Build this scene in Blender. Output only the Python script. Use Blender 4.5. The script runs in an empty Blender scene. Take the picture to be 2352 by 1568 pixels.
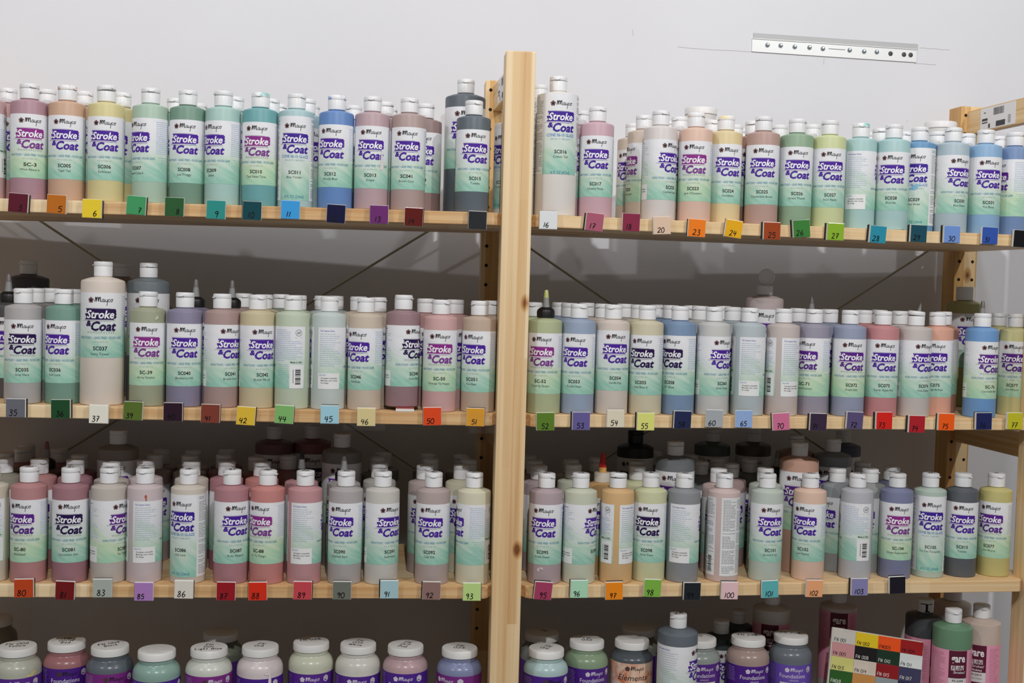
import bpy, bmesh, math, random
from mathutils import Vector, Matrix
random.seed(7)
S = 0.001                                   # everything below is measured in millimetres
sc = bpy.context.scene
C = sc.collection

# ------------------------------------------------------------------ camera
CAM = Vector((-163.39, -1749.56, 185.12))
yaw, pitch, roll = math.radians(5.27), math.radians(2.618), math.radians(1.562)
fw = Vector((math.sin(yaw)*math.cos(pitch), math.cos(yaw)*math.cos(pitch), -math.sin(pitch)))
rt = Vector((math.cos(yaw), -math.sin(yaw), 0)); up = rt.cross(fw)
r2 = math.cos(roll)*rt + math.sin(roll)*up; u2 = -math.sin(roll)*rt + math.cos(roll)*up
cd = bpy.data.cameras.new('camera'); cam = bpy.data.objects.new('camera', cd); C.objects.link(cam)
cd.sensor_width = 36; cd.lens = 2785.15/2352*36; cd.clip_start = .05
cam.matrix_world = Matrix(((r2.x, u2.x, -fw.x, CAM.x*S), (r2.y, u2.y, -fw.y, CAM.y*S), (r2.z, u2.z, -fw.z, CAM.z*S), (0, 0, 0, 1)))
sc.camera = cam
# ------------------------------------------------------------------ world, lamps, exposure
w = bpy.data.worlds.new('world'); sc.world = w; w.use_nodes = True
w.node_tree.nodes['Background'].inputs[0].default_value = (.97, .985, 1, 1)
w.node_tree.nodes['Background'].inputs[1].default_value = .165
sc.view_settings.view_transform = 'Standard'; sc.view_settings.look = 'None'
sc.view_settings.gamma = 1; sc.view_settings.use_curve_mapping = False
sc.view_settings.exposure = -0.06
def lamp(x, y, z, power, rad=.028, col=(1, .99, .985)):
    l = bpy.data.lights.new('ceiling_bulb', 'POINT'); l.energy = power; l.shadow_soft_size = rad; l.color = col
    o = bpy.data.objects.new('ceiling_bulb', l); o.location = (x, y, z); C.objects.link(o)
lamp(-.10, -2.15, 1.60, 112)
lamp(-1.85, -1.95, 1.60, 54)
lamp(1.55, -1.90, 1.60, 84)
lamp(-.75, -.68, 1.60, 13)
lamp(.65, -.70, 1.60, 15)

# ------------------------------------------------------------------ materials
def lin(h):
    h = h.lstrip('#'); o = []
    for i in (0, 2, 4):
        c = int(h[i:i+2], 16)/255
        o.append(c/12.92 if c <= .04045 else ((c+.055)/1.055)**2.4)
    return (*o, 1)
MATS = {}
def flat(h, rough=.5, metal=0, spec=.5, name=None, alpha=1, trans=0):
    k = (h, rough, metal, spec, alpha, trans)
    if k in MATS: return MATS[k]
    m = bpy.data.materials.new(name or 'mat_'+h); m.use_nodes = True
    b = m.node_tree.nodes['Principled BSDF']
    b.inputs['Base Color'].default_value = lin(h); b.inputs['Roughness'].default_value = rough
    b.inputs['Metallic'].default_value = metal; b.inputs['Specular IOR Level'].default_value = spec
    b.inputs['Alpha'].default_value = alpha; b.inputs['Transmission Weight'].default_value = trans
    MATS[k] = m; return m
def N(m, t, **kw):
    n = m.node_tree.nodes.new(t)
    for k, v in kw.items(): setattr(n, k, v)
    return n
def ramp(m, stops, interp='LINEAR'):
    n = N(m, 'ShaderNodeValToRGB'); n.color_ramp.interpolation = interp
    e = n.color_ramp.elements
    while len(e) < len(stops): e.new(.5)
    for el, (p, c) in zip(e, stops): el.position = min(1, p); el.color = lin(c)
    return n
def math_(m, op, a, b=None):
    n = N(m, 'ShaderNodeMath', operation=op); L = m.node_tree.links
    for i, v in enumerate((a, b)):
        if v is None: continue
        if isinstance(v, (int, float)): n.inputs[i].default_value = v
        else: L.new(v, n.inputs[i])
    return n.outputs[0]
def soften(h, k=.20):
    r, g, b = [int(h[i:i+2], 16) for i in (0, 2, 4)]; m = .3*r+.59*g+.11*b
    return ''.join('%02X' % round(c+(m-c)*k) for c in (r, g, b))
def plastic(h, rough=.42):
    """bottle plastic over paint: colour with faint cloudy unevenness"""
    k = ('pl', h, rough)
    if k in MATS: return MATS[k]
    h0 = h; h = soften(h)
    m = bpy.data.materials.new('paint_plastic'); m.use_nodes = True; L = m.node_tree.links
    b = m.node_tree.nodes['Principled BSDF']; b.inputs['Roughness'].default_value = rough
    b.inputs['Specular IOR Level'].default_value = .35
    tc = N(m, 'ShaderNodeTexCoord'); nz = N(m, 'ShaderNodeTexNoise'); nz.inputs['Scale'].default_value = 28; nz.inputs['Detail'].default_value = 2
    L.new(tc.outputs['Object'], nz.inputs['Vector'])
    mx = N(m, 'ShaderNodeMix', data_type='RGBA'); c = lin(h)
    mx.inputs['A'].default_value = (c[0]*.93, c[1]*.93, c[2]*.94, 1); mx.inputs['B'].default_value = (min(1, c[0]*1.06), min(1, c[1]*1.06), min(1, c[2]*1.06), 1)
    L.new(nz.outputs['Fac'], mx.inputs['Factor']); L.new(mx.outputs['Result'], b.inputs['Base Color'])
    MATS[k] = m; return m
def stained(h):
    k = ('st', h)
    if k in MATS: return MATS[k]
    m = bpy.data.materials.new('stained_cap'); m.use_nodes = True; L = m.node_tree.links
    b = m.node_tree.nodes['Principled BSDF']; b.inputs['Roughness'].default_value = .4
    tc = N(m, 'ShaderNodeTexCoord'); nz = N(m, 'ShaderNodeTexNoise'); nz.inputs['Scale'].default_value = 75; nz.inputs['Detail'].default_value = 2
    L.new(tc.outputs['Object'], nz.inputs['Vector']); rp = ramp(m, [(.52, 'EBEBEC'), (.62, h)]); L.new(nz.outputs['Fac'], rp.inputs['Fac']); L.new(rp.outputs['Color'], b.inputs['Base Color'])
    MATS[k] = m; return m
def wood(name, axis, light='EDD6B0', dark='DBB787', stave=None, stave_axis=0, seed=0.0, knots=()):
    m = bpy.data.materials.new(name); m.use_nodes = True; L = m.node_tree.links
    b = m.node_tree.nodes['Principled BSDF']; b.inputs['Roughness'].default_value = .5; b.inputs['Specular IOR Level'].default_value = .35
    tc = N(m, 'ShaderNodeTexCoord'); mp = N(m, 'ShaderNodeMapping')
    s = [150, 150, 150]; s[axis] = 2.2; mp.inputs['Scale'].default_value = s; mp.inputs['Location'].default_value = (seed, seed*1.7, seed*2.3)
    src = tc.outputs['Object']; L.new(src, mp.inputs['Vector'])
    nz = N(m, 'ShaderNodeTexNoise'); nz.inputs['Scale'].default_value = 1; nz.inputs['Detail'].default_value = 3; nz.inputs['Distortion'].default_value = .35
    L.new(mp.outputs[0], nz.inputs['Vector'])
    mp2 = N(m, 'ShaderNodeMapping'); s2 = [26, 26, 26]; s2[axis] = 1.3; mp2.inputs['Scale'].default_value = s2; mp2.inputs['Location'].default_value = (seed*3, 0, seed)
    L.new(src, mp2.inputs['Vector'])
    n2 = N(m, 'ShaderNodeTexNoise'); n2.inputs['Scale'].default_value = 1; n2.inputs['Detail'].default_value = 2
    L.new(mp2.outputs[0], n2.inputs['Vector'])
    f = math_(m, 'ADD', math_(m, 'MULTIPLY', nz.outputs['Fac'], .55), math_(m, 'MULTIPLY', n2.outputs['Fac'], .45))
    if stave:
        sp = N(m, 'ShaderNodeSeparateXYZ'); L.new(src, sp.inputs[0])
        fl = math_(m, 'FLOOR', math_(m, 'DIVIDE', math_(m, 'ADD', sp.outputs[stave_axis], 5.003), stave*S))
        ln = math_(m, 'FLOOR', math_(m, 'ADD', math_(m, 'DIVIDE', sp.outputs[axis], .62), math_(m, 'MULTIPLY', fl, .37)))
        cb = N(m, 'ShaderNodeCombineXYZ'); L.new(fl, cb.inputs[0]); L.new(ln, cb.inputs[1]); cb.inputs[2].default_value = seed
        wn = N(m, 'ShaderNodeTexWhiteNoise', noise_dimensions='3D'); L.new(cb.outputs[0], wn.inputs['Vector'])
        f = math_(m, 'ADD', f, math_(m, 'MULTIPLY', math_(m, 'SUBTRACT', wn.outputs['Value'], .5), .34))
    for kx, kz in knots:
        vd = N(m, 'ShaderNodeVectorMath', operation='DISTANCE'); mk = N(m, 'ShaderNodeMapping'); mk.inputs['Scale'].default_value = (1, 0, .62); L.new(src, mk.inputs['Vector']); L.new(mk.outputs[0], vd.inputs[0]); vd.inputs[1].default_value = (kx*S, 0, kz*S*.62)
        f = math_(m, 'ADD', f, math_(m, 'MULTIPLY', math_(m, 'MAXIMUM', math_(m, 'SUBTRACT', 1, math_(m, 'DIVIDE', vd.outputs['Value'], .0095)), 0), .62))
    rp = ramp(m, [(.30, light), (.47, 'E5C89C'), (.60, dark), (.80, 'C08F5A'), (1.1, '7A4A28')])
    L.new(f, rp.inputs['Fac']); L.new(rp.outputs['Color'], b.inputs['Base Color'])
    bp = N(m, 'ShaderNodeBump'); bp.inputs['Strength'].default_value = .08; L.new(nz.outputs['Fac'], bp.inputs['Height']); L.new(bp.outputs[0], b.inputs['Normal'])
    return m
def label_paper(name, kind):
    """printed label: white head running into green brush swooshes (flat print)"""
    m = bpy.data.materials.new(name); m.use_nodes = True; L = m.node_tree.links
    b = m.node_tree.nodes['Principled BSDF']; b.inputs['Roughness'].default_value = .38; b.inputs['Specular IOR Level'].default_value = .35
    uv = N(m, 'ShaderNodeUVMap'); sp = N(m, 'ShaderNodeSeparateXYZ'); L.new(uv.outputs[0], sp.inputs[0])
    m0 = N(m, 'ShaderNodeMapping'); m0.inputs['Rotation'].default_value = (0, 0, .52); m0.inputs['Scale'].default_value = (1.77, 1, 1); L.new(uv.outputs[0], m0.inputs['Vector'])
    mp = N(m, 'ShaderNodeMapping'); mp.inputs['Scale'].default_value = (.55, 2.9, 1); L.new(m0.outputs[0], mp.inputs['Vector'])
    nz = N(m, 'ShaderNodeTexNoise'); nz.inputs['Scale'].default_value = 3.0; nz.inputs['Detail'].default_value = 2; nz.inputs['Distortion'].default_value = .5; L.new(mp.outputs[0], nz.inputs['Vector'])
    t = math_(m, 'ADD', sp.outputs[1], math_(m, 'MULTIPLY', math_(m, 'SUBTRACT', nz.outputs['Fac'], .5), .78))
    if kind == 'green':
        rp = ramp(m, [(0, 'A2CBB0'), (.12, 'B4D2B2'), (.26, 'C6D8BA'), (.40, 'CEDBCA'), (.55, 'D8DFDA'), (.70, 'E2E3E5'), (1, 'E8E8EB')])
    else:
        rp = ramp(m, [(0, '92C2B0'), (.12, 'A6CCBC'), (.25, 'BED4C2'), (.38, 'CAD9CE'), (.55, 'D7DEDC'), (.70, 'E2E3E5'), (1, 'E8E8EB')])
    L.new(t, rp.inputs['Fac']); out = rp.outputs['Color']
    if kind == 'cone':       # side panels of the long label are plain white
        a = math_(m, 'GREATER_THAN', sp.outputs[0], .335); c = math_(m, 'LESS_THAN', sp.outputs[0], .632)
        mx = N(m, 'ShaderNodeMix', data_type='RGBA'); L.new(math_(m, 'MULTIPLY', a, c), mx.inputs['Factor'])
        mx.inputs['A'].default_value = lin('DFE0E1'); L.new(out, mx.inputs['B']); out = mx.outputs['Result']
    L.new(out, b.inputs['Base Color']); return m
def wall_paint():
    m = bpy.data.materials.new('wall_paint'); m.use_nodes = True; L = m.node_tree.links
    b = m.node_tree.nodes['Principled BSDF']; b.inputs['Roughness'].default_value = .75; b.inputs['Specular IOR Level'].default_value = .25
    tc = N(m, 'ShaderNodeTexCoord'); nz = N(m, 'ShaderNodeTexNoise'); nz.inputs['Scale'].default_value = 2.2; nz.inputs['Detail'].default_value = 5
    L.new(tc.outputs['Object'], nz.inputs['Vector'])
    rp = ramp(m, [(.3, 'DADADE'), (.7, 'E0E0E5')]); L.new(nz.outputs['Fac'], rp.inputs['Fac']); L.new(rp.outputs['Color'], b.inputs['Base Color'])
    n2 = N(m, 'ShaderNodeTexNoise'); n2.inputs['Scale'].default_value = 220; L.new(tc.outputs['Object'], n2.inputs['Vector'])
    bp = N(m, 'ShaderNodeBump'); bp.inputs['Strength'].default_value = .06; bp.inputs['Distance'].default_value = .002; L.new(n2.outputs['Fac'], bp.inputs['Height']); L.new(bp.outputs[0], b.inputs['Normal'])
    return m
def elements_paper():
    m = bpy.data.materials.new('orange_marbled_label'); m.use_nodes = True; L = m.node_tree.links
    b = m.node_tree.nodes['Principled BSDF']; b.inputs['Roughness'].default_value = .45
    tc = N(m, 'ShaderNodeTexCoord'); nz = N(m, 'ShaderNodeTexNoise'); nz.inputs['Scale'].default_value = 45; nz.inputs['Detail'].default_value = 4; nz.inputs['Distortion'].default_value = 1.2
    L.new(tc.outputs['Object'], nz.inputs['Vector'])
    rp = ramp(m, [(.32, 'C9754F'), (.48, 'DDAE94'), (.62, 'E2CDB9'), (.75, 'D99A6E')]); L.new(nz.outputs['Fac'], rp.inputs['Fac']); L.new(rp.outputs['Color'], b.inputs['Base Color'])
    return m
M_WALL = wall_paint()
M_POST = wood('pine_post', 2, stave=14.3, stave_axis=0, seed=3.1, knots=((17, 161), (15, -200)))
M_POST2 = wood('pine_post_back', 2, light='E8CB98', dark='D3A768', stave=21, stave_axis=0, seed=8.4, knots=((2, 226),))
M_SHELF = wood('pine_shelf', 0, stave=46, stave_axis=1, seed=1.3)
M_RUNG = wood('pine_rung', 1, light='E8CB98', dark='D8B27A', seed=5.5)
M_CAP = flat('E1E1E2', .38, spec=.4, name='white_cap')
M_BLACK = flat('0E0E10', .4, name='black_plastic')
M_INK = flat('0C0A0B', .5, spec=.2, name='marker_ink')
LAB = {'A': label_paper('label_teal', 'teal'), 'G': label_paper('label_green', 'green'), 'C': label_paper('label_cone', 'cone')}
STY = {'A': ('4A1E96', '4A1E96'), 'M': ('8A2A86', '7A3C8C'), 'D': ('260C48', '260C48'), 'P': ('5A1F86', '5A2A86'), 'C': ('3E1F92', '3E1F92')}

# ------------------------------------------------------------------ mesh helpers
def mesh(name, V, Fc, smooth=False, sharp=None):
    me = bpy.data.meshes.new(name); me.from_pydata([(a*S, b*S, c*S) for a, b, c in V], [], Fc); me.update()
    if smooth:
        me.shade_smooth()
        if sharp: me.set_sharp_from_angle(angle=math.radians(sharp))
    me.materials.append(None)
    return me
def ob(name, me, mat=None, parent=None, loc=(0, 0, 0), rz=0, rot=None):
    o = bpy.data.objects.new(name, me); C.objects.link(o)
    if mat:
        o.material_slots[0].link = 'OBJECT'; o.material_slots[0].material = mat
    if parent: o.parent = parent
    o.location = [c*S for c in loc]; o.rotation_euler = rot or (0, 0, rz)
    return o
def thing(name, label, cat, loc=(0, 0, 0), rz=0, group=None, rot=None):
    o = bpy.data.objects.new(name, None); C.objects.link(o); o.empty_display_size = .02
    o.location = [c*S for c in loc]; o.rotation_euler = rot or (0, 0, rz)
    tag(o, label, cat, group); return o
LABELS = {}
def tag(o, label, cat, group=None):
    assert label not in LABELS, label
    LABELS[label] = o; o['label'] = label; o['category'] = cat
    if group: o['group'] = group
def box(x0, x1, y0, y1, z0, z1, bev=0, name='box'):
    bm = bmesh.new(); v = [bm.verts.new((x*S, y*S, z*S)) for x in (x0, x1) for y in (y0, y1) for z in (z0, z1)]
    for f in ((0, 1, 3, 2), (4, 6, 7, 5), (0, 4, 5, 1), (2, 3, 7, 6), (0, 2, 6, 4), (1, 5, 7, 3)): bm.faces.new([v[i] for i in f])
    if bev: bmesh.ops.bevel(bm, geom=bm.edges[:], offset=bev*S, segments=2, profile=.6, affect='EDGES')
    bmesh.ops.recalc_face_normals(bm, faces=bm.faces[:])
    me = bpy.data.meshes.new(name); bm.to_mesh(me); bm.free(); me.materials.append(None)
    return me
def prism(poly, z0, z1, bev=0, name='prism'):
    bm = bmesh.new(); a = [bm.verts.new((x*S, y*S, z0*S)) for x, y in poly]; b = [bm.verts.new((x*S, y*S, z1*S)) for x, y in poly]
    bm.faces.new(a[::-1]); bm.faces.new(b); n = len(poly)
    for i in range(n): bm.faces.new((a[i], a[(i+1) % n], b[(i+1) % n], b[i]))
    bmesh.ops.recalc_face_normals(bm, faces=bm.faces[:])
    if bev: bmesh.ops.bevel(bm, geom=bm.edges[:], offset=bev*S, segments=2, profile=.6, affect='EDGES')
    me = bpy.data.meshes.new(name); bm.to_mesh(me); bm.free(); me.materials.append(None); return me
def lathe(prof, seg=40, name='lathe', sharp=32):
    V, Fc, rows = [], [], []
    for r, z in prof:
        if r < 1e-6: rows.append([len(V)]); V.append((0, 0, z))
        else:
            rows.append(list(range(len(V), len(V)+seg)))
            V += [(r*math.sin(2*math.pi*i/seg), -r*math.cos(2*math.pi*i/seg), z) for i in range(seg)]
    for A, B in zip(rows, rows[1:]):
        for i in range(seg):
            j = (i+1) % seg
            if len(A) == 1: Fc.append((A[0], B[j], B[i]))
            elif len(B) == 1: Fc.append((A[i], A[j], B[0]))
            else: Fc.append((A[i], A[j], B[j], B[i]))
    return mesh(name, V, Fc, True, sharp)
def cyl_patch(R, a0, a1, z0, z1, seg, name, rnd=0):
    """sheet wrapped on a cylinder, arc a0..a1 in mm, with UV (arc 0..1 over full turn, height 0..1)"""
    V, Fc = [], []
    for i in range(seg+1):
        s = a0+(a1-a0)*i/seg; a = s/R
        for z in (z0, z1): V.append((R*math.sin(a), -R*math.cos(a), z))
    for i in range(seg): Fc.append((2*i, 2*i+2, 2*i+3, 2*i+1))
    me = mesh(name, V, Fc, True)
    ul = me.uv_layers.new(name='UVMap')
    for lp in me.loops:
        vi = lp.vertex_index; i = vi//2
        ul.data[lp.index].uv = ((a0+(a1-a0)*i/seg)/(2*math.pi*R)+.5, vi % 2)
    return me
def quads(R, rects, name, step=2.5):
    """flat printed bars wrapped on a cylinder: rects (x0,x1,z0,z1) in arc mm"""
    V, Fc = [], []
    for x0, x1, z0, z1 in rects:
        n = max(1, int((x1-x0)/step)); b = len(V)
        for i in range(n+1):
            a = (x0+(x1-x0)*i/n)/R
            for z in (z0, z1): V.append((R*math.sin(a), -R*math.cos(a), z))
        for i in range(n): Fc.append((b+2*i, b+2*i+2, b+2*i+3, b+2*i+1))
    return mesh(name, V, Fc)
# --- lettering
TXT = {}
def request(*keys):
    todo = [k for k in dict.fromkeys(keys) if k not in TXT]
    obs = []
    for s, bold, shear in todo:
        cu = bpy.data.curves.new('t', 'FONT'); cu.body = s; cu.size = 1; cu.shear = shear; cu.offset = bold; cu.resolution_u = 2; cu.fill_mode = 'FRONT'
        o = bpy.data.objects.new('t', cu); C.objects.link(o); obs.append((o, cu))
    bpy.context.view_layer.update(); dg = bpy.context.evaluated_depsgraph_get()
    for k, (o, cu) in zip(todo, obs):
        me = bpy.data.meshes.new_from_object(o.evaluated_get(dg))
        V = [(v.co.x, v.co.y) for v in me.vertices]; Fc = [tuple(p.vertices) for p in me.polygons]
        TXT[k] = (V, Fc); bpy.data.objects.remove(o); bpy.data.curves.remove(cu); bpy.data.meshes.remove(me)
def bolder(part, d):
    P, f = part; V, Fc = [], []
    for dx, dz in ((0, 0), (d, 0), (-d, 0), (0, d), (0, -d), (d*.7, d*.7), (-d*.7, -d*.7)):
        b = len(V); V += [(x+dx, z+dz) for x, z in P]; Fc += [tuple(i+b for i in q) for q in f]
    return V, Fc
def text2d(key, h, cx, z, width=None, align=0):
    """glyph outlines scaled to cap height h (font cap ~ .73), centred at cx, baseline z"""
    V, Fc = TXT[key]; sz = h/.73
    xs = [x for x, y in V]; x0, x1 = min(xs), max(xs); sx = sz if not width else width/(x1-x0)
    mid = (x0+x1)/2 if align == 0 else (x0 if align < 0 else x1)
    return [(cx+(x-mid)*sx, z+y*sz) for x, y in V], Fc
def wrap(parts, R, name):
    V, Fc = [], []
    for P, f in parts:
        b = len(V); V += [(R*math.sin(x/R), -R*math.cos(x/R), z) for x, z in P]; Fc += [tuple(i+b for i in q) for q in f]
    return mesh(name, V, Fc)
def planar(parts, y, name):
    V, Fc = [], []
    for P, f in parts:
        b = len(V); V += [(x, y, z) for x, z in P]; Fc += [tuple(i+b for i in q) for q in f]
    return mesh(name, V, Fc)
def smooth_line(P, n=5):
    if len(P) < 3: return P
    out = []
    for i in range(len(P)-1):
        p0, p1, p2, p3 = P[max(i-1, 0)], P[i], P[i+1], P[min(i+2, len(P)-1)]
        for k in range(n):
            t = k/n
            out.append(tuple(.5*((2*b)+(c-a)*t+(2*a-5*b+4*c-d)*t*t+(3*b-a-3*c+d)*t**3) for a, b, c, d in zip(p0, p1, p2, p3)))
    return out+[P[-1]]
def ribbon(P, wd):
    V, Fc = [], []
    for i, (x, y) in enumerate(P):
        a = P[max(i-1, 0)]; b = P[min(i+1, len(P)-1)]; dx, dy = b[0]-a[0], b[1]-a[1]; l = math.hypot(dx, dy) or 1
        V += [(x-dy/l*wd/2, y+dx/l*wd/2), (x+dy/l*wd/2, y-dx/l*wd/2)]
        if i: Fc.append((2*i-2, 2*i, 2*i+1, 2*i-1) if True else ())
    Fc = [(f[0], f[3], f[2], f[1]) for f in Fc]
    return V, Fc
GL = {  # hand-drawn single stroke glyphs in a 0..1 box: width, strokes
 '0': (.62, [[(.3, 1), (.05, .75), (.02, .4), (.15, .05), (.4, .02), (.6, .3), (.58, .7), (.42, .97), (.25, .95)]]),
 '1': (.3, [[(.18, 1), (.14, .5), (.1, 0)]]),
 '2': (.62, [[(.06, .78), (.2, .98), (.45, .95), (.52, .7), (.3, .35), (.02, .02), (.3, .06), (.62, .03)]]),
 '3': (.58, [[(.06, .95), (.4, .98), (.48, .78), (.22, .55), (.5, .42), (.52, .12), (.25, -.02), (.02, .1)]]),
 '4': (.6, [[(.15, 1), (.05, .48), (.58, .5)], [(.48, .95), (.42, .4), (.36, -.05)]]),
 '5': (.58, [[(.56, .98), (.15, .95), (.1, .58), (.42, .6), (.54, .3), (.34, .02), (.03, .06)]]),
 '6': (.58, [[(.42, 1), (.12, .65), (.03, .25), (.2, 0), (.48, .1), (.5, .38), (.28, .48), (.06, .3)]]),
 '7': (.55, [[(.02, .95), (.52, .97), (.34, .5), (.2, -.02)], [(.12, .5), (.48, .53)]]),
 '8': (.58, [[(.5, .85), (.25, 1), (.08, .8), (.28, .55), (.52, .28), (.34, 0), (.08, .1), (.08, .32), (.34, .58), (.5, .85)]]),
 '9': (.55, [[(.5, .8), (.28, 1), (.05, .82), (.14, .58), (.4, .62), (.5, .85), (.42, .4), (.3, -.05)]]),
 'F': (.55, [[(.05, 0), (.08, 1), (.52, .98)], [(.07, .52), (.42, .54)]]),
 'N': (.62, [[(.04, 0), (.08, 1), (.5, .04), (.58, 1)]]),
 'W': (.8, [[(.02, 1), (.2, 0), (.4, .8), (.58, 0), (.78, 1)]]), 'A': (.6, [[(.02, 0), (.3, 1), (.56, 0)], [(.12, .4), (.48, .4)]]),
 'Y': (.55, [[(.02, 1), (.28, .5), (.52, 1)], [(.28, .5), (.26, 0)]]), 'B': (.55, [[(.06, 0), (.06, 1), (.4, .9), (.36, .58), (.08, .52), (.48, .4), (.44, .06), (.06, 0)]]),
 'R': (.55, [[(.06, 0), (.06, 1), (.44, .86), (.4, .58), (.08, .5), (.5, 0)]]), 'L': (.5, [[(.06, 1), (.05, 0), (.46, .02)]]), 'P': (.5, [[(.06, 0), (.06, 1), (.44, .84), (.38, .54), (.08, .5)]]),
 'e': (.4, [[(.04, .3), (.34, .34), (.26, .55), (.08, .45), (.06, .12), (.34, .06)]]), 'l': (.2, [[(.1, 1), (.1, .05), (.16, 0)]]), 'o': (.42, [[(.2, .55), (.04, .3), (.2, 0), (.36, .28), (.2, .55)]]),
 'w': (.55, [[(.02, .55), (.14, .02), (.28, .45), (.4, .02), (.52, .55)]]), 'a': (.42, [[(.34, .5), (.1, .5), (.06, .08), (.32, .2), (.34, .5), (.38, 0)]]), 'c': (.38, [[(.34, .48), (.12, .5), (.06, .1), (.34, .06)]]),
 'k': (.4, [[(.06, 1), (.06, 0)], [(.34, .55), (.08, .28), (.36, 0)]]), 'd': (.42, [[(.32, .5), (.08, .45), (.08, .05), (.32, .12), (.34, 1), (.36, 0)]]), 'i': (.16, [[(.08, .55), (.08, 0)]]),
 'g': (.42, [[(.34, .5), (.1, .5), (.06, .1), (.32, .15), (.34, .5), (.32, -.3), (.06, -.3)]]), 'h': (.4, [[(.06, 1), (.06, 0), (.1, .4), (.3, .5), (.34, 0)]]), 't': (.32, [[(.14, .85), (.14, .08), (.28, .02)], [(.02, .55), (.28, .55)]]),
 'u': (.42, [[(.05, .55), (.08, .05), (.32, .1), (.34, .55), (.38, 0)]]), 'n': (.4, [[(.05, .55), (.06, 0), (.1, .42), (.3, .5), (.34, 0)]]), ' ': (.35, []), '-': (.4, [[(.05, .45), (.35, .47)]]),
}
def hand(s, h, x, z, wd, slant=.12, rnd=None):
    """marker handwriting as thin flat ribbons; returns parts list, total width"""
    parts = []; cx = x
    for ch in s:
        wdt, strokes = GL.get(ch, GL['-'])
        for st in strokes:
            P = [(cx+(a+slant*b)*h, z+b*h) for a, b in st]
            if rnd: P = [(a+rnd.uniform(-.03, .03)*h, b+rnd.uniform(-.03, .03)*h) for a, b in P]
            parts.append(ribbon(smooth_line(P, 4), wd))
        cx += (wdt+.16)*h
    return parts, cx-x
SCRIPT = [  # the maker's handwritten signature, x 0..22 by z -5..6
 [(.2, .1), (.7, 3), (1.2, 5.6), (1.9, 5.0), (2.0, 2.4), (2.1, .3)], [(2.1, .8), (2.8, 3.8), (3.8, 5.6), (4.5, 4.8), (4.5, 2.2), (4.6, .3)], [(4.6, .8), (5.3, 3.8), (6.2, 5.6), (6.9, 4.8), (6.9, 1.4), (7.4, .2), (8.1, .5)],
 [(11.2, 2.9), (10.1, 3.3), (9.0, 2.2), (9.0, .7), (9.9, .1), (10.9, .9), (11.3, 3.1), (11.3, .9), (11.9, .1), (12.5, .5)],
 [(12.9, 3.2), (12.9, 1.0), (13.7, .2), (14.7, .8), (15.4, 3.2)], [(15.4, 3.2), (15.2, .2), (14.9, -2.4), (14.6, -4.8)],
 [(18.3, 2.7), (17.4, 3.3), (16.4, 2.2), (16.5, .7), (17.4, .1), (18.4, .6)],
 [(20.4, 3.2), (19.3, 2.4), (19.2, .9), (20.1, .1), (21.2, .8), (21.3, 2.3), (20.4, 3.2), (21.4, 3.0), (22.4, 3.6)]]
def script(x, z, s, wd):
    return [ribbon(smooth_line([(x+a*s, z+b*s) for a, b in st], 5), wd*(1.3 if i < 3 else .95)) for i, st in enumerate(SCRIPT)]
def disc2d(cx, cz, rx, rz=None, n=10):
    rz = rz or rx
    return [(cx+rx*math.cos(2*math.pi*i/n), cz+rz*math.sin(2*math.pi*i/n)) for i in range(n)], [tuple(range(n))]
def ring2d(cx, cz, r, wd, n=20):
    V, F_ = [], []
    for i in range(n):
        a = 2*math.pi*i/n; V += [(cx+(r-wd)*math.cos(a), cz+(r-wd)*math.sin(a)), (cx+r*math.cos(a), cz+r*math.sin(a))]
    for i in range(n): j = (i+1) % n; F_.append((2*i, 2*i+1, 2*j+1, 2*j))
    return V, F_
def emblem(cx, cz, r):
    dark, rose = [], []
    for i in range(5):
        a = math.pi/2+2*math.pi*i/5
        dark.append(disc2d(cx+.58*r*math.cos(a), cz+.58*r*math.sin(a), .5*r))
        rose.append(disc2d(cx+.66*r*math.cos(a+.5), cz+.66*r*math.sin(a+.5), .2*r, n=6))
    core = [([(cx+.5*r*math.cos(math.pi/2+2*math.pi*i/5), cz-.08*r+.5*r*math.sin(math.pi/2+2*math.pi*i/5)) for i in range(5)], [(0, 1, 2, 3, 4)])]
    return dark, rose, core
def words(x0, x1, z, h, rnd, fill=1.0):
    out = []; x = x0; end = x0+(x1-x0)*fill
    while x < end-.8:
        l = min(rnd.uniform(1.6, 5.5), end-x); out.append((x, x+l, z-h/2, z+h/2)); x += l+.8
    return out
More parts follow.
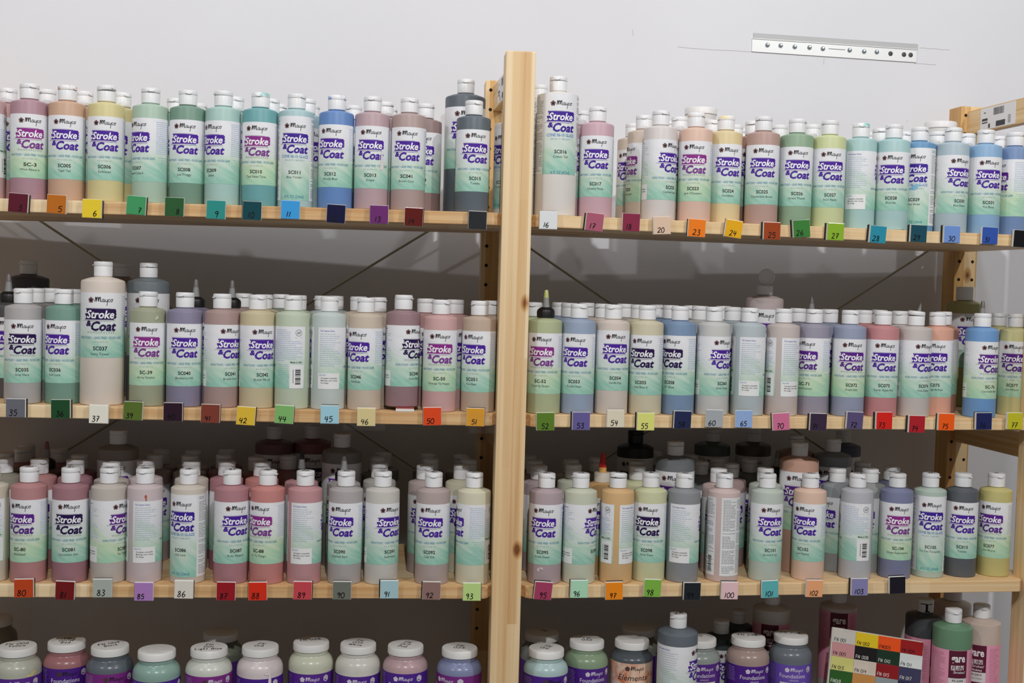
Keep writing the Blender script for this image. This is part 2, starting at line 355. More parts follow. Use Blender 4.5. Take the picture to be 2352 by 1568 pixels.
# ------------------------------------------------------------------ where things stand (mm)
# row, bay, x, depth, z, size, paint, label style, code, name, label turn, tile, extras
BOTTLES = [
 (1, 'L', -750.2, 32.0, 287.3, '8', 'C79C9B', 'A', '', '', -75, 'edge1', {}),
 (1, 'L', -692.5, 32.0, 287.5, '8', 'B0838F', 'M', 'SC-3', 'Wine About It', 11, '3', {}),
 (1, 'L', -641.0, 34.0, 287.7, '8', 'CB9F80', 'A', 'SC005', 'Tiger Tail', 0, '5', {'stain': 'D9A77C'}),
 (1, 'L', -586.3, 32.0, 288.0, '8', 'D3C584', 'A', 'SC006', 'Sunkissed', 3, '6', {'tilt': 6}),
 (1, 'L', -525.4, 33.0, 288.2, '8', 'A3C0A8', 'A', 'SC007', 'Leapin Lizard', -40, '7', {}),
 (1, 'L', -474.0, 37.5, 288.4, '8', '6F9580', 'A', 'SC008', 'Just Froggy', -2, '8', {}),
 (1, 'L', -423.5, 34.0, 288.6, '8', '9FC6BC', 'A', 'SC009', 'Jaded', -32, '9', {}),
 (1, 'L', -371.1, 34.0, 288.8, '8', '62A5A9', 'M', 'SC010', 'Teal Next Time', -4, '10', {'stain': '9FD0CC'}),
 (1, 'L', -319.6, 33.0, 289.0, '8', 'A0C3C6', 'C', 'SC011', 'Blue Yonder', 4, '11', {}),
 (1, 'L', -262.3, 33.0, 289.3, '8', '5C87C9', 'A', 'SC012', 'Moody Blue', -11, '12', {'stain': '8FA5E0'}),
 (1, 'L', -210.9, 34.0, 289.5, '8', 'B7989E', 'A', 'SC013', 'Grapel', 4, '13', {}),
 (1, 'L', -157.7, 33.0, 289.7, '8', 'AE928D', 'A', 'SC041', 'Brown Cow', 2, '14', {}),
 (1, 'L', -133.6, 86.0, 289.8, '8', '937674', 'A', 'SC014', 'Java Bean', -4, 'b14', {'rich': 'front'}),
 (1, 'L', -73.3, 100.0, 290.0, '16', '5A646D', 'A', '', '', 10, 'b15', {'rich': 'front'}),
 (1, 'L', -63.8, 33.0, 290.0, '8', '5A6570', 'A', 'SC015', 'Tuxedo', 17, '15', {}),
 (1, 'L', -4.4, 86.0, 290.3, '8', 'DDD8D2', 'C', 'SC016', 'Cotton Tail', -25, 'p1', {'rich': 'front'}),
 (1, 'R', 27.6, 117.0, 289.4, '16', 'DEDAD4', 'C', '', '', 100, 'b16', {}),
 (1, 'R', 41.0, 38.0, 289.4, '16', 'DAD4CC', 'C', 'SC016', 'Cotton Tail', 18, '16', {}),
 (1, 'R', 100.8, 34.0, 289.1, '8', 'CA9FAB', 'A', 'SC017', 'Cheeky Pinky', 7, '17', {}),
 (1, 'R', 187.1, 88.0, 288.6, '8', 'CFBBA8', 'M', 'SC020', 'Cashew Later', -58, 'b20', {}),
 (1, 'R', 197.7, 34.0, 288.5, '8', 'D3CAC5', 'A', 'SC020', 'Cashew Later', 52, '20', {}),
 (1, 'R', 252.6, 33.0, 288.2, '8', 'DDB49D', 'M', 'SC023', "Jack O'Lantern", 3, '23', {'stain': 'E9C6AE'}),
 (1, 'R', 304.6, 48.0, 287.9, '8', 'DBC48C', 'A', 'SC024', 'Dandelion', 22, '24', {'stain': 'EFE0B4'}),
 (1, 'R', 359.1, 34.0, 287.6, '8', 'B89286', 'A', 'SC025', 'Crackerjack Brown', 10, '25', {}),
 (1, 'R', 413.6, 36.0, 287.3, '8', '87A886', 'A', 'SC026', 'Green Thumb', 15, '26', {}),
 (1, 'R', 465.5, 34.0, 287.1, '8', 'C6CE90', 'A', 'SC027', 'Sour Apple', 17, '27', {}),
 (1, 'R', 520.9, 44.5, 286.8, '8', '9DC6C3', 'A', '', '', 120, '28t', {'stain': '8FD0C5'}),
 (1, 'R', 570.4, 34.0, 286.5, '8', '9FC8C6', 'A', 'SC028', 'Blue Isle', 6, '28', {}),
 (1, 'R', 620.4, 48.0, 286.2, '8', '5C94C4', 'C', 'SC029', 'Blue Grass', -4, '29', {}),
 (1, 'R', 669.2, 34.0, 286.0, '8', 'A6BBC5', 'A', 'SC030', 'Blue Dawn', 40, '30', {}),
 (1, 'R', 725.0, 35.0, 285.6, '8', '81ADD6', 'A', 'SC031', 'The Blues', 26, '31', {}),
 (1, 'R', 780.3, 44.0, 285.3, '8', '6A8ABA', 'P', '', '', -55, '32', {}),
 (2, 'L', -698.3, 32.0, -0.0, '8', 'A9A5A3', 'D', 'SC035', 'Gray Hare', 5, '35', {}),
 (2, 'L', -645.4, 43.5, -0.1, '8', '6C9685', 'A', 'SC036', 'Irish Luck', -20, '36', {}),
 (2, 'L', -589.5, 38.0, -0.2, '16', 'D6C8B8', 'D', 'SC037', 'Ivory Tower', 1, '37', {}),
 (2, 'L', -537.7, 96.0, -0.3, '16', '6B747A', 'P', '', '', 4, 'b39', {'rich': 'front'}),
 (2, 'L', -524.9, 33.0, -0.3, '8', '9A9F80', 'M', 'SC-39', 'Army Surplus', 3, '39', {}),
 (2, 'L', -473.0, 33.0, -0.3, '8', '847E99', 'A', 'SC040', 'Blueberry Hill', 8, '40', {}),
 (2, 'L', -420.5, 33.0, -0.4, '8', 'A88984', 'A', 'SC041', 'Brown Cow', 40, '41', {}),
 (2, 'L', -369.6, 33.0, -0.5, '8', 'C4B48C', 'A', 'SC042', 'Butter Me Up', 27, '42', {}),
 (2, 'L', -319.1, 33.0, -0.5, '8', 'B7C4A9', 'A', '', '', -125, '44', {}),
 (2, 'L', -267.0, 33.0, -0.6, '8', 'BAC7C3', 'A', '', '', 134, '45', {}),
 (2, 'L', -214.1, 33.0, -0.7, '8', 'C6B39E', 'A', 'SC046', 'Rawhide', -24, '46', {}),
 (2, 'L', -159.5, 40.0, 4.7, '8', '97757A', 'D', 'SC048', 'Camo Blue', 53, '48', {}),
 (2, 'L', -104.7, 33.0, -0.8, '8', 'CC9B97', 'M', 'SC-50', 'Orange Ya Happy', 7, '50', {}),
 (2, 'L', -47.8, 34.0, -0.9, '8', 'BAA18B', 'A', 'SC051', 'Poo Bear', -15, '51', {}),
 (2, 'R', 31.0, 34.0, -1.7, '8', 'AAB384', 'M', 'SC-52', 'Toad-ily Green', -5, '52', {'cap': 'nozzle', 'tip': 'B9BE77'}),
 (2, 'R', 81.9, 34.0, -1.6, '8', '8E9FBA', 'A', 'SC053', 'Purple Haze', -4, '53', {}),
 (2, 'R', 134.0, 34.0, -1.5, '8', 'CEBFB2', 'A', 'SC054', 'Vanilla Dip', 21, '54', {'lz': 6}),
 (2, 'R', 186.3, 33.0, -1.5, '8', 'C9BF9F', 'D', 'SC055', 'Yella Bout It', -9, '55', {}),
 (2, 'R', 238.5, 37.0, -1.4, '8', '718EB2', 'D', 'SC058', '501 Blues', -24, '58', {}),
 (2, 'R', 291.4, 34.0, -1.3, '8', 'BFBFBB', 'A', 'SC060', 'Silver Lining', 47, '60', {}),
 (2, 'R', 348.3, 35.0, -1.2, '8', 'ABB8BC', 'A', '', '', 139, '65', {}),
 (2, 'R', 402.5, 34.0, -1.2, '8', 'C0B1AB', 'A', '', '', 168, '70', {}),
 (2, 'R', 456.3, 44.0, -1.1, '8', '918C9F', 'P', 'SC-71', 'Purple-Licious', -21, '71', {}),
 (2, 'R', 511.3, 35.0, -1.0, '8', '8D96B1', 'P', 'SC072', 'Grape Jelly', 21, '72', {}),
 (2, 'R', 565.7, 35.0, -1.0, '8', 'C67C7F', 'A', 'SC073', 'Candy Apple Red', 20, '73', {}),
 (2, 'R', 620.1, 34.0, -0.9, '8', 'BFB3AF', 'A', 'SC074', 'Pink-A-Boo', 46, '74', {'tilt': 5}),
 (2, 'R', 667.3, 54.0, -0.8, '8', 'DA997F', 'A', 'SC075', 'Orange-A-Peel', 4, '75', {}),
 (2, 'R', 732.6, 34.0, -0.7, '8', '6396D0', 'P', 'SC-76', 'Cara-bein Blue', 46, '76', {}),
 (2, 'R', 812.8, 69.0, -0.6, '8', 'C6C07E', 'P', 'SC077', 'Glo-Worm', 2, '77', {}),
 (3, 'L', -742.1, 34.0, -255.1, '8', 'C3BCA5', 'A', '', '', -123, 'edge3', {}),
 (3, 'L', -688.2, 33.0, -255.1, '8', 'B77B7B', 'P', 'SC-80', 'Basketball', -22, '80', {}),
 (3, 'L', -630.3, 33.0, -255.1, '8', 'A26E77', 'D', 'SC081', 'Cinnamon Stix', 2, '81', {}),
 (3, 'L', -576.5, 33.0, -255.2, '8', 'BBB1A7', 'P', 'SC083', 'Tip Taupe', 57, '83', {}),
 (3, 'L', -526.0, 34.0, -255.2, '8', 'C6B4B6', 'A', '', '', 131, '85', {}),
 (3, 'L', -464.0, 33.0, -255.2, '8', 'C8BDAE', 'C', 'SC086', 'Old Lace', -18, '86', {}),
 (3, 'L', -402.1, 33.0, -255.2, '8', 'B0757D', 'A', 'SC087', 'Ruby Slippers', 24, '87', {}),
 (3, 'L', -350.8, 33.0, -255.3, '8', 'C87A74', 'M', 'SC-88', 'Tu Tu Tango', -22, '88', {}),
 (3, 'L', -296.7, 33.0, -255.3, '8', 'C0868A', 'A', '', '', 121, '89', {}),
 (3, 'L', -237.5, 33.0, -255.3, '8', 'A8A2A0', 'A', 'SC090', 'Elephant Ears', -11, '90', {}),
 (3, 'L', -184.0, 33.0, -255.3, '8', 'C2BEB5', 'A', 'SC091', 'Seabreeze', 38, '91', {}),
 (3, 'L', -109.4, 34.0, -255.4, '8', 'AF9C97', 'A', 'SC092', 'Café Olé', -2, '92', {}),
 (3, 'L', -49.3, 34.0, -255.4, '8', 'CEC9AC', 'A', '', '', -71, '93', {}),
 (3, 'R', 39.8, 35.0, -255.0, '8', 'AE999E', 'A', 'SC095', 'Pinkie Swear', 0, '95', {}),
 (3, 'R', 92.2, 35.0, -255.1, '8', 'C0C4AC', 'A', 'SC096', '', 72, '96', {}),
 (3, 'R', 149.7, 35.0, -255.2, '8', 'D6A96C', 'A', '', '', 180, '97', {'tilt': 4}),
 (3, 'R', 202.7, 42.0, -255.2, '8', 'C4C697', 'D', 'SC098', 'Slime Time', 0, '98', {}),
 (3, 'R', 253.9, 36.0, -255.3, '8', '85898D', 'A', '', '', 121, '99', {}),
 (3, 'R', 317.7, 36.0, -255.4, '8', 'C9AEAA', 'C', '', '', 164, '100', {}),
 (3, 'R', 387.5, 37.0, -255.5, '8', 'B2BFB2', 'A', 'SC101', 'Spruce It Up', 26, '101', {}),
 (3, 'R', 457.5, 37.0, -255.5, '8', 'DCB59E', 'A', 'SC102', 'Just Peachy', -11, '102', {}),
 (3, 'R', 537.1, 40.0, -255.6, '8', 'AFB0B6', 'A', '', '', -111, '103', {}),
 (3, 'R', 604.5, 42.0, -255.7, '8', '757A9F', 'M', 'SC-104', 'Grape Expectations', 19, '104', {}),
 (3, 'R', 662.8, 46.0, -255.8, '8', 'A6BAAD', 'C', 'SC105', 'Tic-Tac-Turquoise', 17, '105', {}),
 (3, 'R', 719.3, 48.0, -255.9, '8', '565B62', 'A', 'SC015', 'Tuxedo', 15, 'r15', {}),
 (3, 'R', 777.4, 48.0, -255.9, '8', 'BEB468', 'P', 'SC077', 'Glo-Worm', -9, 'r77', {}),
]
BACKS = [
 (1, 'L', -737.5, 81.0, 287.4, '8', 'C98F8B', 'flip', '', None),
 (1, 'L', -682.7, 82.0, 287.6, '8', 'B0838F', 'flip', '', None),
 (1, 'L', -630.9, 84.0, 287.8, '8', 'CB9F80', 'flip', '', None),
 (1, 'L', -575.9, 82.0, 288.0, '8', 'D3C584', 'flip', '', None),
 (1, 'L', -506.5, 122.0, 288.3, '8', '6F9580', 'flip', '', None),
 (1, 'L', -480.3, 165.5, 288.4, '8', 'A3C0A8', 'flip', '', None),
 (1, 'L', -413.9, 83.5, 288.7, '8', '9FC6BC', 'flip', '', None),
 (1, 'L', -362.7, 90.0, 288.9, '8', '62A5A9', 'flip', '', None),
 (1, 'L', -356.5, 143.5, 288.9, '8', '62A5A9', 'flip', '', None),
 (1, 'L', -309.0, 82.5, 289.1, '8', 'A0C3C6', 'flip', '', None),
 (1, 'L', -307.0, 133.0, 289.1, '8', 'A0C3C6', 'flip', '', None),
 (1, 'L', -242.3, 128.0, 289.3, '8', '5C87C9', 'flip', '', None),
 (1, 'L', -194.1, 82.5, 289.5, '8', 'B7989E', 'flip', '', None),
 (1, 'L', -188.8, 133.0, 289.5, '8', 'B7989E', 'flip', '', None),
 (1, 'R', 88.1, 83.0, 289.1, '8', 'CA9FAB', 'flip', '', None),
 (1, 'R', 195.2, 182.0, 288.5, '8', 'CFBBA8', 'flip', '', None),
 (1, 'R', 242.2, 83.0, 288.3, '8', 'D3CAC5', 'flip', '', None),
 (1, 'R', 242.7, 134.5, 288.3, '8', 'D3CAC5', 'flip', '', None),
 (1, 'R', 299.5, 98.5, 288.0, '8', 'DDB49D', 'flip', '', None),
 (1, 'R', 349.1, 134.0, 287.7, '8', 'DBC48C', 'flip', '', None),
 (1, 'R', 375.6, 178.5, 287.6, '8', 'DBC48C', 'flip', '', None),
 (1, 'R', 362.0, 85.0, 287.6, '8', 'B07F72', 'flip', '', None),
 (1, 'R', 413.5, 108.5, 287.3, '8', '87A886', 'flip', '', None),
 (1, 'R', 457.9, 84.5, 287.1, '8', 'C6CE90', 'flip', '', None),
 (1, 'R', 583.2, 135.5, 286.4, '8', '9DC6C3', 'flip', '', None),
 (1, 'R', 573.7, 85.5, 286.5, '8', '9DC6C3', 'flip', '', None),
 (1, 'R', 622.4, 102.5, 286.2, '8', '9FC8C6', 'flip', '', None),
 (1, 'R', 669.8, 84.5, 285.9, '8', 'A6BBC5', 'flip', '', None),
 (1, 'R', 721.8, 86.0, 285.7, '8', '81ADD6', 'flip', '', None),
 (1, 'R', 686.1, 134.0, 285.9, '8', '5C94C4', 'flip', '', None),
 (1, 'R', 782.4, 94.5, 285.3, '8', '81ADD6', 'flip', '', None),
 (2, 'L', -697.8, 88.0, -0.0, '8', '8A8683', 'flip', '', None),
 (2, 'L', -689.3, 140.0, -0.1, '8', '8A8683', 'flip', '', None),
 (2, 'L', -643.6, 95.0, -0.1, '8', '6C9685', 'flip', '', None),
 (2, 'L', -743.1, 110.5, 0.0, '8', '4E4C4E', 'nozzle', '', None),
 (2, 'L', -467.7, 92.0, -0.3, '8', '847E99', 'nozzle', '', None),
 (2, 'L', -416.1, 102.0, -0.4, '8', 'A88984', 'nozzle', '', None),
 (2, 'L', -367.5, 88.0, -0.5, '8', 'C4B48C', 'flip', '', None),
 (2, 'L', -346.9, 140.0, -0.5, '8', '98A48C', 'flip', '', None),
 (2, 'L', -317.0, 84.0, -0.5, '8', 'B7C4A9', 'flip', '', None),
 (2, 'L', -282.0, 120.5, -0.6, '8', 'BAC7C3', 'flip', '', None),
 (2, 'L', -228.3, 131.0, -0.7, '8', 'C6B39E', 'flip', '', None),
 (2, 'L', -198.2, 90.0, -0.7, '8', 'C6B39E', 'flip', '', None),
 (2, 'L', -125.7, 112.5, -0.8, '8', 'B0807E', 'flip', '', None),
 (2, 'L', -81.4, 88.0, -0.9, '8', 'CC9B97', 'flip', '', None),
 (2, 'L', -26.3, 90.0, -0.9, '8', 'BAA18B', 'flip', '', None),
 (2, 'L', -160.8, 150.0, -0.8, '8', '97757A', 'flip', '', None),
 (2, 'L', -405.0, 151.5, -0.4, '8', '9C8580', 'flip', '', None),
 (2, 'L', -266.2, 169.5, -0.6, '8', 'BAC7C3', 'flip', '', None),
 (2, 'R', 23.4, 92.0, -1.7, '8', 'AAB384', 'flip', '', None),
 (2, 'R', 75.5, 144.0, -1.6, '8', '8E9FBA', 'flip', '', None),
 (2, 'R', 78.7, 90.0, -1.6, '8', '8E9FBA', 'flip', '', None),
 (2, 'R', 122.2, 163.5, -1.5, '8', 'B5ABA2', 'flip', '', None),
 (2, 'R', 132.2, 90.0, -1.5, '8', 'CEBFB2', 'flip', '', None),
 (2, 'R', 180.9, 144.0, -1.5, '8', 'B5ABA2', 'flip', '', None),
 (2, 'R', 189.0, 90.0, -1.5, '8', 'C9BF9F', 'flip', '', None),
 (2, 'R', 239.2, 174.5, -1.4, '8', '718EB2', 'flip', '', None),
 (2, 'R', 250.6, 125.0, -1.4, '8', '718EB2', 'flip', '', None),
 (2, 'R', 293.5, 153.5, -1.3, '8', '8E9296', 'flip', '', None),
 (2, 'R', 287.3, 90.0, -1.3, '8', 'BFBFBB', 'flip', '', None),
 (2, 'R', 344.4, 146.0, -1.3, '8', 'ABB8BC', 'flip', '', None),
 (2, 'R', 340.6, 90.0, -1.3, '8', 'ABB8BC', 'flip', '', None),
 (2, 'R', 450.9, 95.0, -1.1, '8', '918C9F', 'flip', '', None),
 (2, 'R', 493.8, 144.0, -1.1, '8', '918C9F', 'nozzle', '', None),
 (2, 'R', 503.9, 94.0, -1.0, '8', '8D96B1', 'flip', '', None),
 (2, 'R', 562.6, 96.0, -1.0, '8', 'C67C7F', 'flip', '', None),
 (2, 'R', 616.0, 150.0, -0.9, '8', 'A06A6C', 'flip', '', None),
 (2, 'R', 623.6, 94.0, -0.9, '8', 'BFB3AF', 'flip', '', None),
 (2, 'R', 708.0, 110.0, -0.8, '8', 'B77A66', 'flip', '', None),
 (2, 'R', 768.1, 95.5, -0.7, '8', '6396D0', 'nozzle', '', None),
 (2, 'R', 812.6, 120.5, -0.6, '8', 'C6C07E', 'flip', '', None),
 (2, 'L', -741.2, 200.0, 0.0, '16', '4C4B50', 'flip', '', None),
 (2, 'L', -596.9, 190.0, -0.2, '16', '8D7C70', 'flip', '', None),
 (2, 'R', 415.4, 150.0, -1.2, '16', 'B7A5A3', 'open', 'P', None),
 (2, 'R', 802.0, 210.0, -0.7, '16', 'A9A45F', 'plain', '', None),
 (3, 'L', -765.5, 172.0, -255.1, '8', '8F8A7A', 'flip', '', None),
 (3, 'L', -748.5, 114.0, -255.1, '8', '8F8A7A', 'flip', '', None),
 (3, 'L', -753.3, 221.5, -255.1, '8', 'B77B7B', 'flip', '', None),
 (3, 'L', -762.7, 272.0, -255.1, '8', 'B77B7B', 'flip', '', None),
 (3, 'L', -698.8, 224.0, -255.1, '8', 'A26E77', 'flip', '', None),
 (3, 'L', -696.2, 110.0, -255.1, '8', 'B77B7B', 'flip', '', None),
 (3, 'L', -643.2, 106.0, -255.1, '8', 'A26E77', 'flip', '', None),
 (3, 'L', -649.8, 158.0, -255.1, '8', 'A26E77', 'flip', '', None),
 (3, 'L', -586.2, 87.5, -255.2, '8', 'BBB1A7', 'flip', '', None),
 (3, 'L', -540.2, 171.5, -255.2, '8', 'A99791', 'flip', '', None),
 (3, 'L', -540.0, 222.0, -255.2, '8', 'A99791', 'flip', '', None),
 (3, 'L', -540.9, 110.0, -255.2, '8', 'C6B4B6', 'flip', '', None),
 (3, 'L', -485.7, 168.0, -255.2, '8', 'C8BDAE', 'flip', '', None),
 (3, 'L', -489.0, 219.5, -255.2, '8', 'C8BDAE', 'flip', '', None),
 (3, 'L', -472.5, 108.0, -255.2, '8', 'C8BDAE', 'flip', '', None),
 (3, 'L', -435.0, 182.0, -255.2, '8', 'B0757D', 'flip', '', None),
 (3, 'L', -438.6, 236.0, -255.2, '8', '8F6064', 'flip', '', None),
 (3, 'L', -421.4, 114.0, -255.2, '8', 'B0757D', 'flip', '', None),
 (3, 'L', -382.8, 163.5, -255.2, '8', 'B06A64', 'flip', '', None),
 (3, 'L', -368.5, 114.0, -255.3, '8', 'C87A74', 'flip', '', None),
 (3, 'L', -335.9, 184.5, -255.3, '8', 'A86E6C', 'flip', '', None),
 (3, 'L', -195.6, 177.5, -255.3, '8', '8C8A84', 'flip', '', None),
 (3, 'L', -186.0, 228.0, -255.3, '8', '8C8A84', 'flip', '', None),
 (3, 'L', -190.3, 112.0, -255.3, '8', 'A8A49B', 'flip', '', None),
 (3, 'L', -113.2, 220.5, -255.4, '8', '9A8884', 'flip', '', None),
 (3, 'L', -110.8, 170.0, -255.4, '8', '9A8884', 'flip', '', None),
 (3, 'L', -121.1, 104.0, -255.4, '8', 'AF9C97', 'flip', '', None),
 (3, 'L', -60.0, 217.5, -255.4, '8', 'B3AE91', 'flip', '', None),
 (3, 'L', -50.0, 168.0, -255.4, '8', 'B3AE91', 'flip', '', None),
 (3, 'L', -63.9, 110.0, -255.4, '8', 'CEC9AC', 'flip', '', None),
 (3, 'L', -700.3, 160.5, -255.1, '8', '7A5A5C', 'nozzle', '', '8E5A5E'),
 (3, 'L', -307.1, 92.0, -255.3, '8', 'C0868A', 'nozzle', '', '222222'),
 (3, 'L', -243.4, 84.0, -255.3, '8', 'A8A2A0', 'nozzle', '', None),
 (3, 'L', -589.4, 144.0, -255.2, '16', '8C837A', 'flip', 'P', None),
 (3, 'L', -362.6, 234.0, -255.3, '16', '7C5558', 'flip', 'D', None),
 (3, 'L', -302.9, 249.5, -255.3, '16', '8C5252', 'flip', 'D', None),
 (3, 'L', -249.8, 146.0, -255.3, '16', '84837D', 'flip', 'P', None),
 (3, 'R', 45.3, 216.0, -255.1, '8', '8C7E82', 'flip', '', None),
 (3, 'R', 45.1, 163.5, -255.1, '8', 'AE999E', 'flip', '', None),
 (3, 'R', 42.6, 112.0, -255.1, '8', 'AE999E', 'flip', '', None),
 (3, 'R', 106.5, 174.0, -255.1, '8', 'C0C4AC', 'flip', '', None),
 (3, 'R', 99.8, 123.5, -255.1, '8', 'C0C4AC', 'flip', '', None),
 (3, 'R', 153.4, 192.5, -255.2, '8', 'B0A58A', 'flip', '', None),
 (3, 'R', 212.8, 162.0, -255.3, '8', 'C4C697', 'flip', '', None),
 (3, 'R', 200.0, 110.0, -255.2, '8', 'C4C697', 'flip', '', None),
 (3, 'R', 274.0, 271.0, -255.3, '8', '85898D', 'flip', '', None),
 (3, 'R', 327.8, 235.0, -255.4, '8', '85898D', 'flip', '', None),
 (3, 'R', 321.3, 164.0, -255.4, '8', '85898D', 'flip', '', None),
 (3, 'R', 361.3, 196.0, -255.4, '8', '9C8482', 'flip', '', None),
 (3, 'R', 325.4, 86.0, -255.4, '8', 'C9AEAA', 'flip', '', None),
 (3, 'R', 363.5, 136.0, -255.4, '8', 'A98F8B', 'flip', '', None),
 (3, 'R', 405.2, 92.5, -255.5, '8', 'B2BFB2', 'flip', '', None),
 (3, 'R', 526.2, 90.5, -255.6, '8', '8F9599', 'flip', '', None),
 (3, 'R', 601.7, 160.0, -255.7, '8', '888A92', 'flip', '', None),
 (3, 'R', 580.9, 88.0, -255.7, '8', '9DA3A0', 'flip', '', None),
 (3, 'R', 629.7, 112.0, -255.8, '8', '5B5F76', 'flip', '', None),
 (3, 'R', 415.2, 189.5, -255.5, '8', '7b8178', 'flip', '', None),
 (3, 'R', 139.3, 92.0, -255.2, '8', 'C69658', 'red', '', 'C4201A'),
 (3, 'R', 447.0, 150.0, -255.5, '8', '8A9089', 'nozzle', '', None),
 (3, 'R', 230.1, 236.0, -255.3, '16', '2A2A2C', 'black', 'D', None),
 (3, 'R', 255.6, 92.0, -255.3, '16', '6A6F73', 'flip', 'P', None),
 (3, 'R', 375.3, 266.0, -255.5, '16', '4E5A55', 'flip', 'D', None),
 (3, 'R', 449.4, 266.0, -255.5, '16', '5A4E4A', 'flip', 'D', None),
 (3, 'R', 461.5, 93.0, -255.6, '16', 'C2937C', 'flip', 'P', None),
 (3, 'R', 493.9, 185.0, -255.6, '16', 'A07866', 'flip', 'P', None),
 (3, 'R', 541.1, 145.5, -255.6, '16', '7B828B', 'flip', 'A', None),
 (3, 'R', 614.7, 266.0, -255.7, '16', '4D5570', 'flip', 'A', None),
]
TILES = [
 (1, 'L', -695.0, 281.5, '3', '5B1A2B', 3),
 (1, 'L', -643.3, 281.3, '5', 'BB6B1F', 2),
 (1, 'L', -595.4, 276.8, '6', 'E8CB33', 1),
 (1, 'L', -535.3, 283.3, '7', '43965F', 3),
 (1, 'L', -482.9, 282.9, '8', '2C5A32', 1),
 (1, 'L', -425.6, 280.8, '9', '2E8C85', 1),
 (1, 'L', -375.6, 281.2, '10', '10454D', 1),
 (1, 'L', -322.3, 284.2, '11', '3E9BDB', 1),
 (1, 'L', -258.2, 280.7, '12', '12133A', 2),
 (1, 'L', -197.5, 281.5, '13', '6C2E6D', 0),
 (1, 'L', -148.1, 279.9, '14', '5F1914', 1),
 (1, 'L', -56.9, 278.0, '', '1D1F23', 1),
 (1, 'R', 23.1, 281.4, '16', 'DFE2E2', 0),
 (1, 'R', 91.4, 281.1, '17', 'AA5B70', 5),
 (1, 'R', 146.1, 282.6, '18', '892E47', 1),
 (1, 'R', 192.7, 279.6, '20', 'DDBFA6', -3),
 (1, 'R', 246.1, 277.7, '23', 'EE7D20', 2),
 (1, 'R', 302.7, 278.5, '24', 'E5AA1B', 7),
 (1, 'R', 362.5, 277.6, '25', '9D431D', 0),
 (1, 'R', 408.8, 282.7, '26', '3C7E39', -5),
 (1, 'R', 462.8, 279.8, '27', '8AB22F', 1),
 (1, 'R', 530.8, 278.1, '28', '2B8DA4', 3),
 (1, 'R', 596.7, 281.7, '29', '184A59', 1),
 (1, 'R', 651.3, 282.2, '30', '7092D0', 0),
 (1, 'R', 714.0, 282.3, '31', '3154A6', 1),
 (1, 'R', 766.9, 279.4, '', '111114', 2),
 (2, 'L', -696.1, -4.0, '35', '6B6B74', 0),
 (2, 'L', -635.0, -4.1, '36', '1C4A28', -1),
 (2, 'L', -582.9, -10.5, '37', 'E9E6D8', 1),
 (2, 'L', -535.9, -5.1, '39', '596F2B', 2),
 (2, 'L', -480.9, -5.7, '40', '2A1225', 0),
 (2, 'L', -428.9, -7.0, '41', '7E3B2D', 1),
 (2, 'L', -379.3, -9.5, '42', 'DEB93A', 3),
 (2, 'L', -325.5, -6.4, '44', '80B86D', 3),
 (2, 'L', -261.3, -5.5, '45', 'A0CEDC', 0),
 (2, 'L', -209.5, -8.0, '46', 'E0CF96', 0),
 (2, 'L', -114.9, -5.5, '50', 'E24B20', -2),
 (2, 'L', -52.7, -5.7, '51', 'DA992B', 1),
 (2, 'R', 27.2, -10.5, '52', '5C7F29', -1),
 (2, 'R', 80.4, -9.4, '53', '665D96', 0),
 (2, 'R', 131.8, -5.1, '54', 'E0D6BF', 0),
 (2, 'R', 177.9, -9.2, '55', 'DDDE7C', 0),
 (2, 'R', 234.2, -6.1, '58', '212A4F', 1),
 (2, 'R', 283.5, -3.7, '60', 'A7ACB0', 1),
 (2, 'R', 329.4, -3.9, '65', '92ADD8', 0),
 (2, 'R', 388.1, -7.4, '70', 'CE7093', -4),
 (2, 'R', 447.3, -7.5, '71', '38283F', 1),
 (2, 'R', 505.8, -4.7, '72', '5A4E76', 2),
 (2, 'R', 553.3, -4.6, '73', 'D62118', 0),
 (2, 'R', 607.0, -9.4, '74', 'AD1E29', 1),
 (2, 'R', 655.5, -5.7, '75', 'EF5A10', 1),
 (2, 'R', 718.1, -3.8, '76', '1C2357', -1),
 (2, 'R', 770.1, -3.2, '77', 'C2BD29', 0),
 (3, 'L', -682.9, -258.3, '80', 'C0461E', -1),
 (3, 'L', -626.5, -261.1, '81', '75191B', 2),
 (3, 'L', -575.1, -257.7, '83', 'ABB3AA', 0),
 (3, 'L', -517.8, -262.3, '85', 'AE80BF', 0),
 (3, 'L', -462.1, -259.0, '86', 'E0DBD1', 1),
 (3, 'L', -403.0, -261.4, '87', '9A1722', 0),
 (3, 'L', -358.4, -261.2, '88', 'DA2F18', -1),
 (3, 'L', -294.9, -259.8, '89', 'CB4A52', 1),
 (3, 'L', -238.6, -259.6, '90', '70746A', 0),
 (3, 'L', -171.0, -257.8, '91', 'A5C6CC', 0),
 (3, 'L', -110.0, -259.4, '92', '93736D', 1),
 (3, 'L', -51.2, -260.7, '93', 'C0DD8B', 0),
 (3, 'R', 31.1, -259.4, '95', 'A84162', 5),
 (3, 'R', 85.0, -257.5, '96', 'ADDCBB', 1),
 (3, 'R', 138.1, -261.1, '97', 'F08C19', -1),
 (3, 'R', 196.5, -257.8, '98', '80B747', 3),
 (3, 'R', 258.0, -263.4, '99', '1E2429', 1),
 (3, 'R', 316.5, -263.3, '100', 'E8C3C6', 1),
 (3, 'R', 380.4, -261.9, '101', '62B5B8', -2),
 (3, 'R', 451.4, -261.9, '102', 'F0AA79', 1),
 (3, 'R', 524.5, -260.6, '103', '8784B0', 0),
 (3, 'R', 586.2, -258.4, '', '1B1722', -2),
]
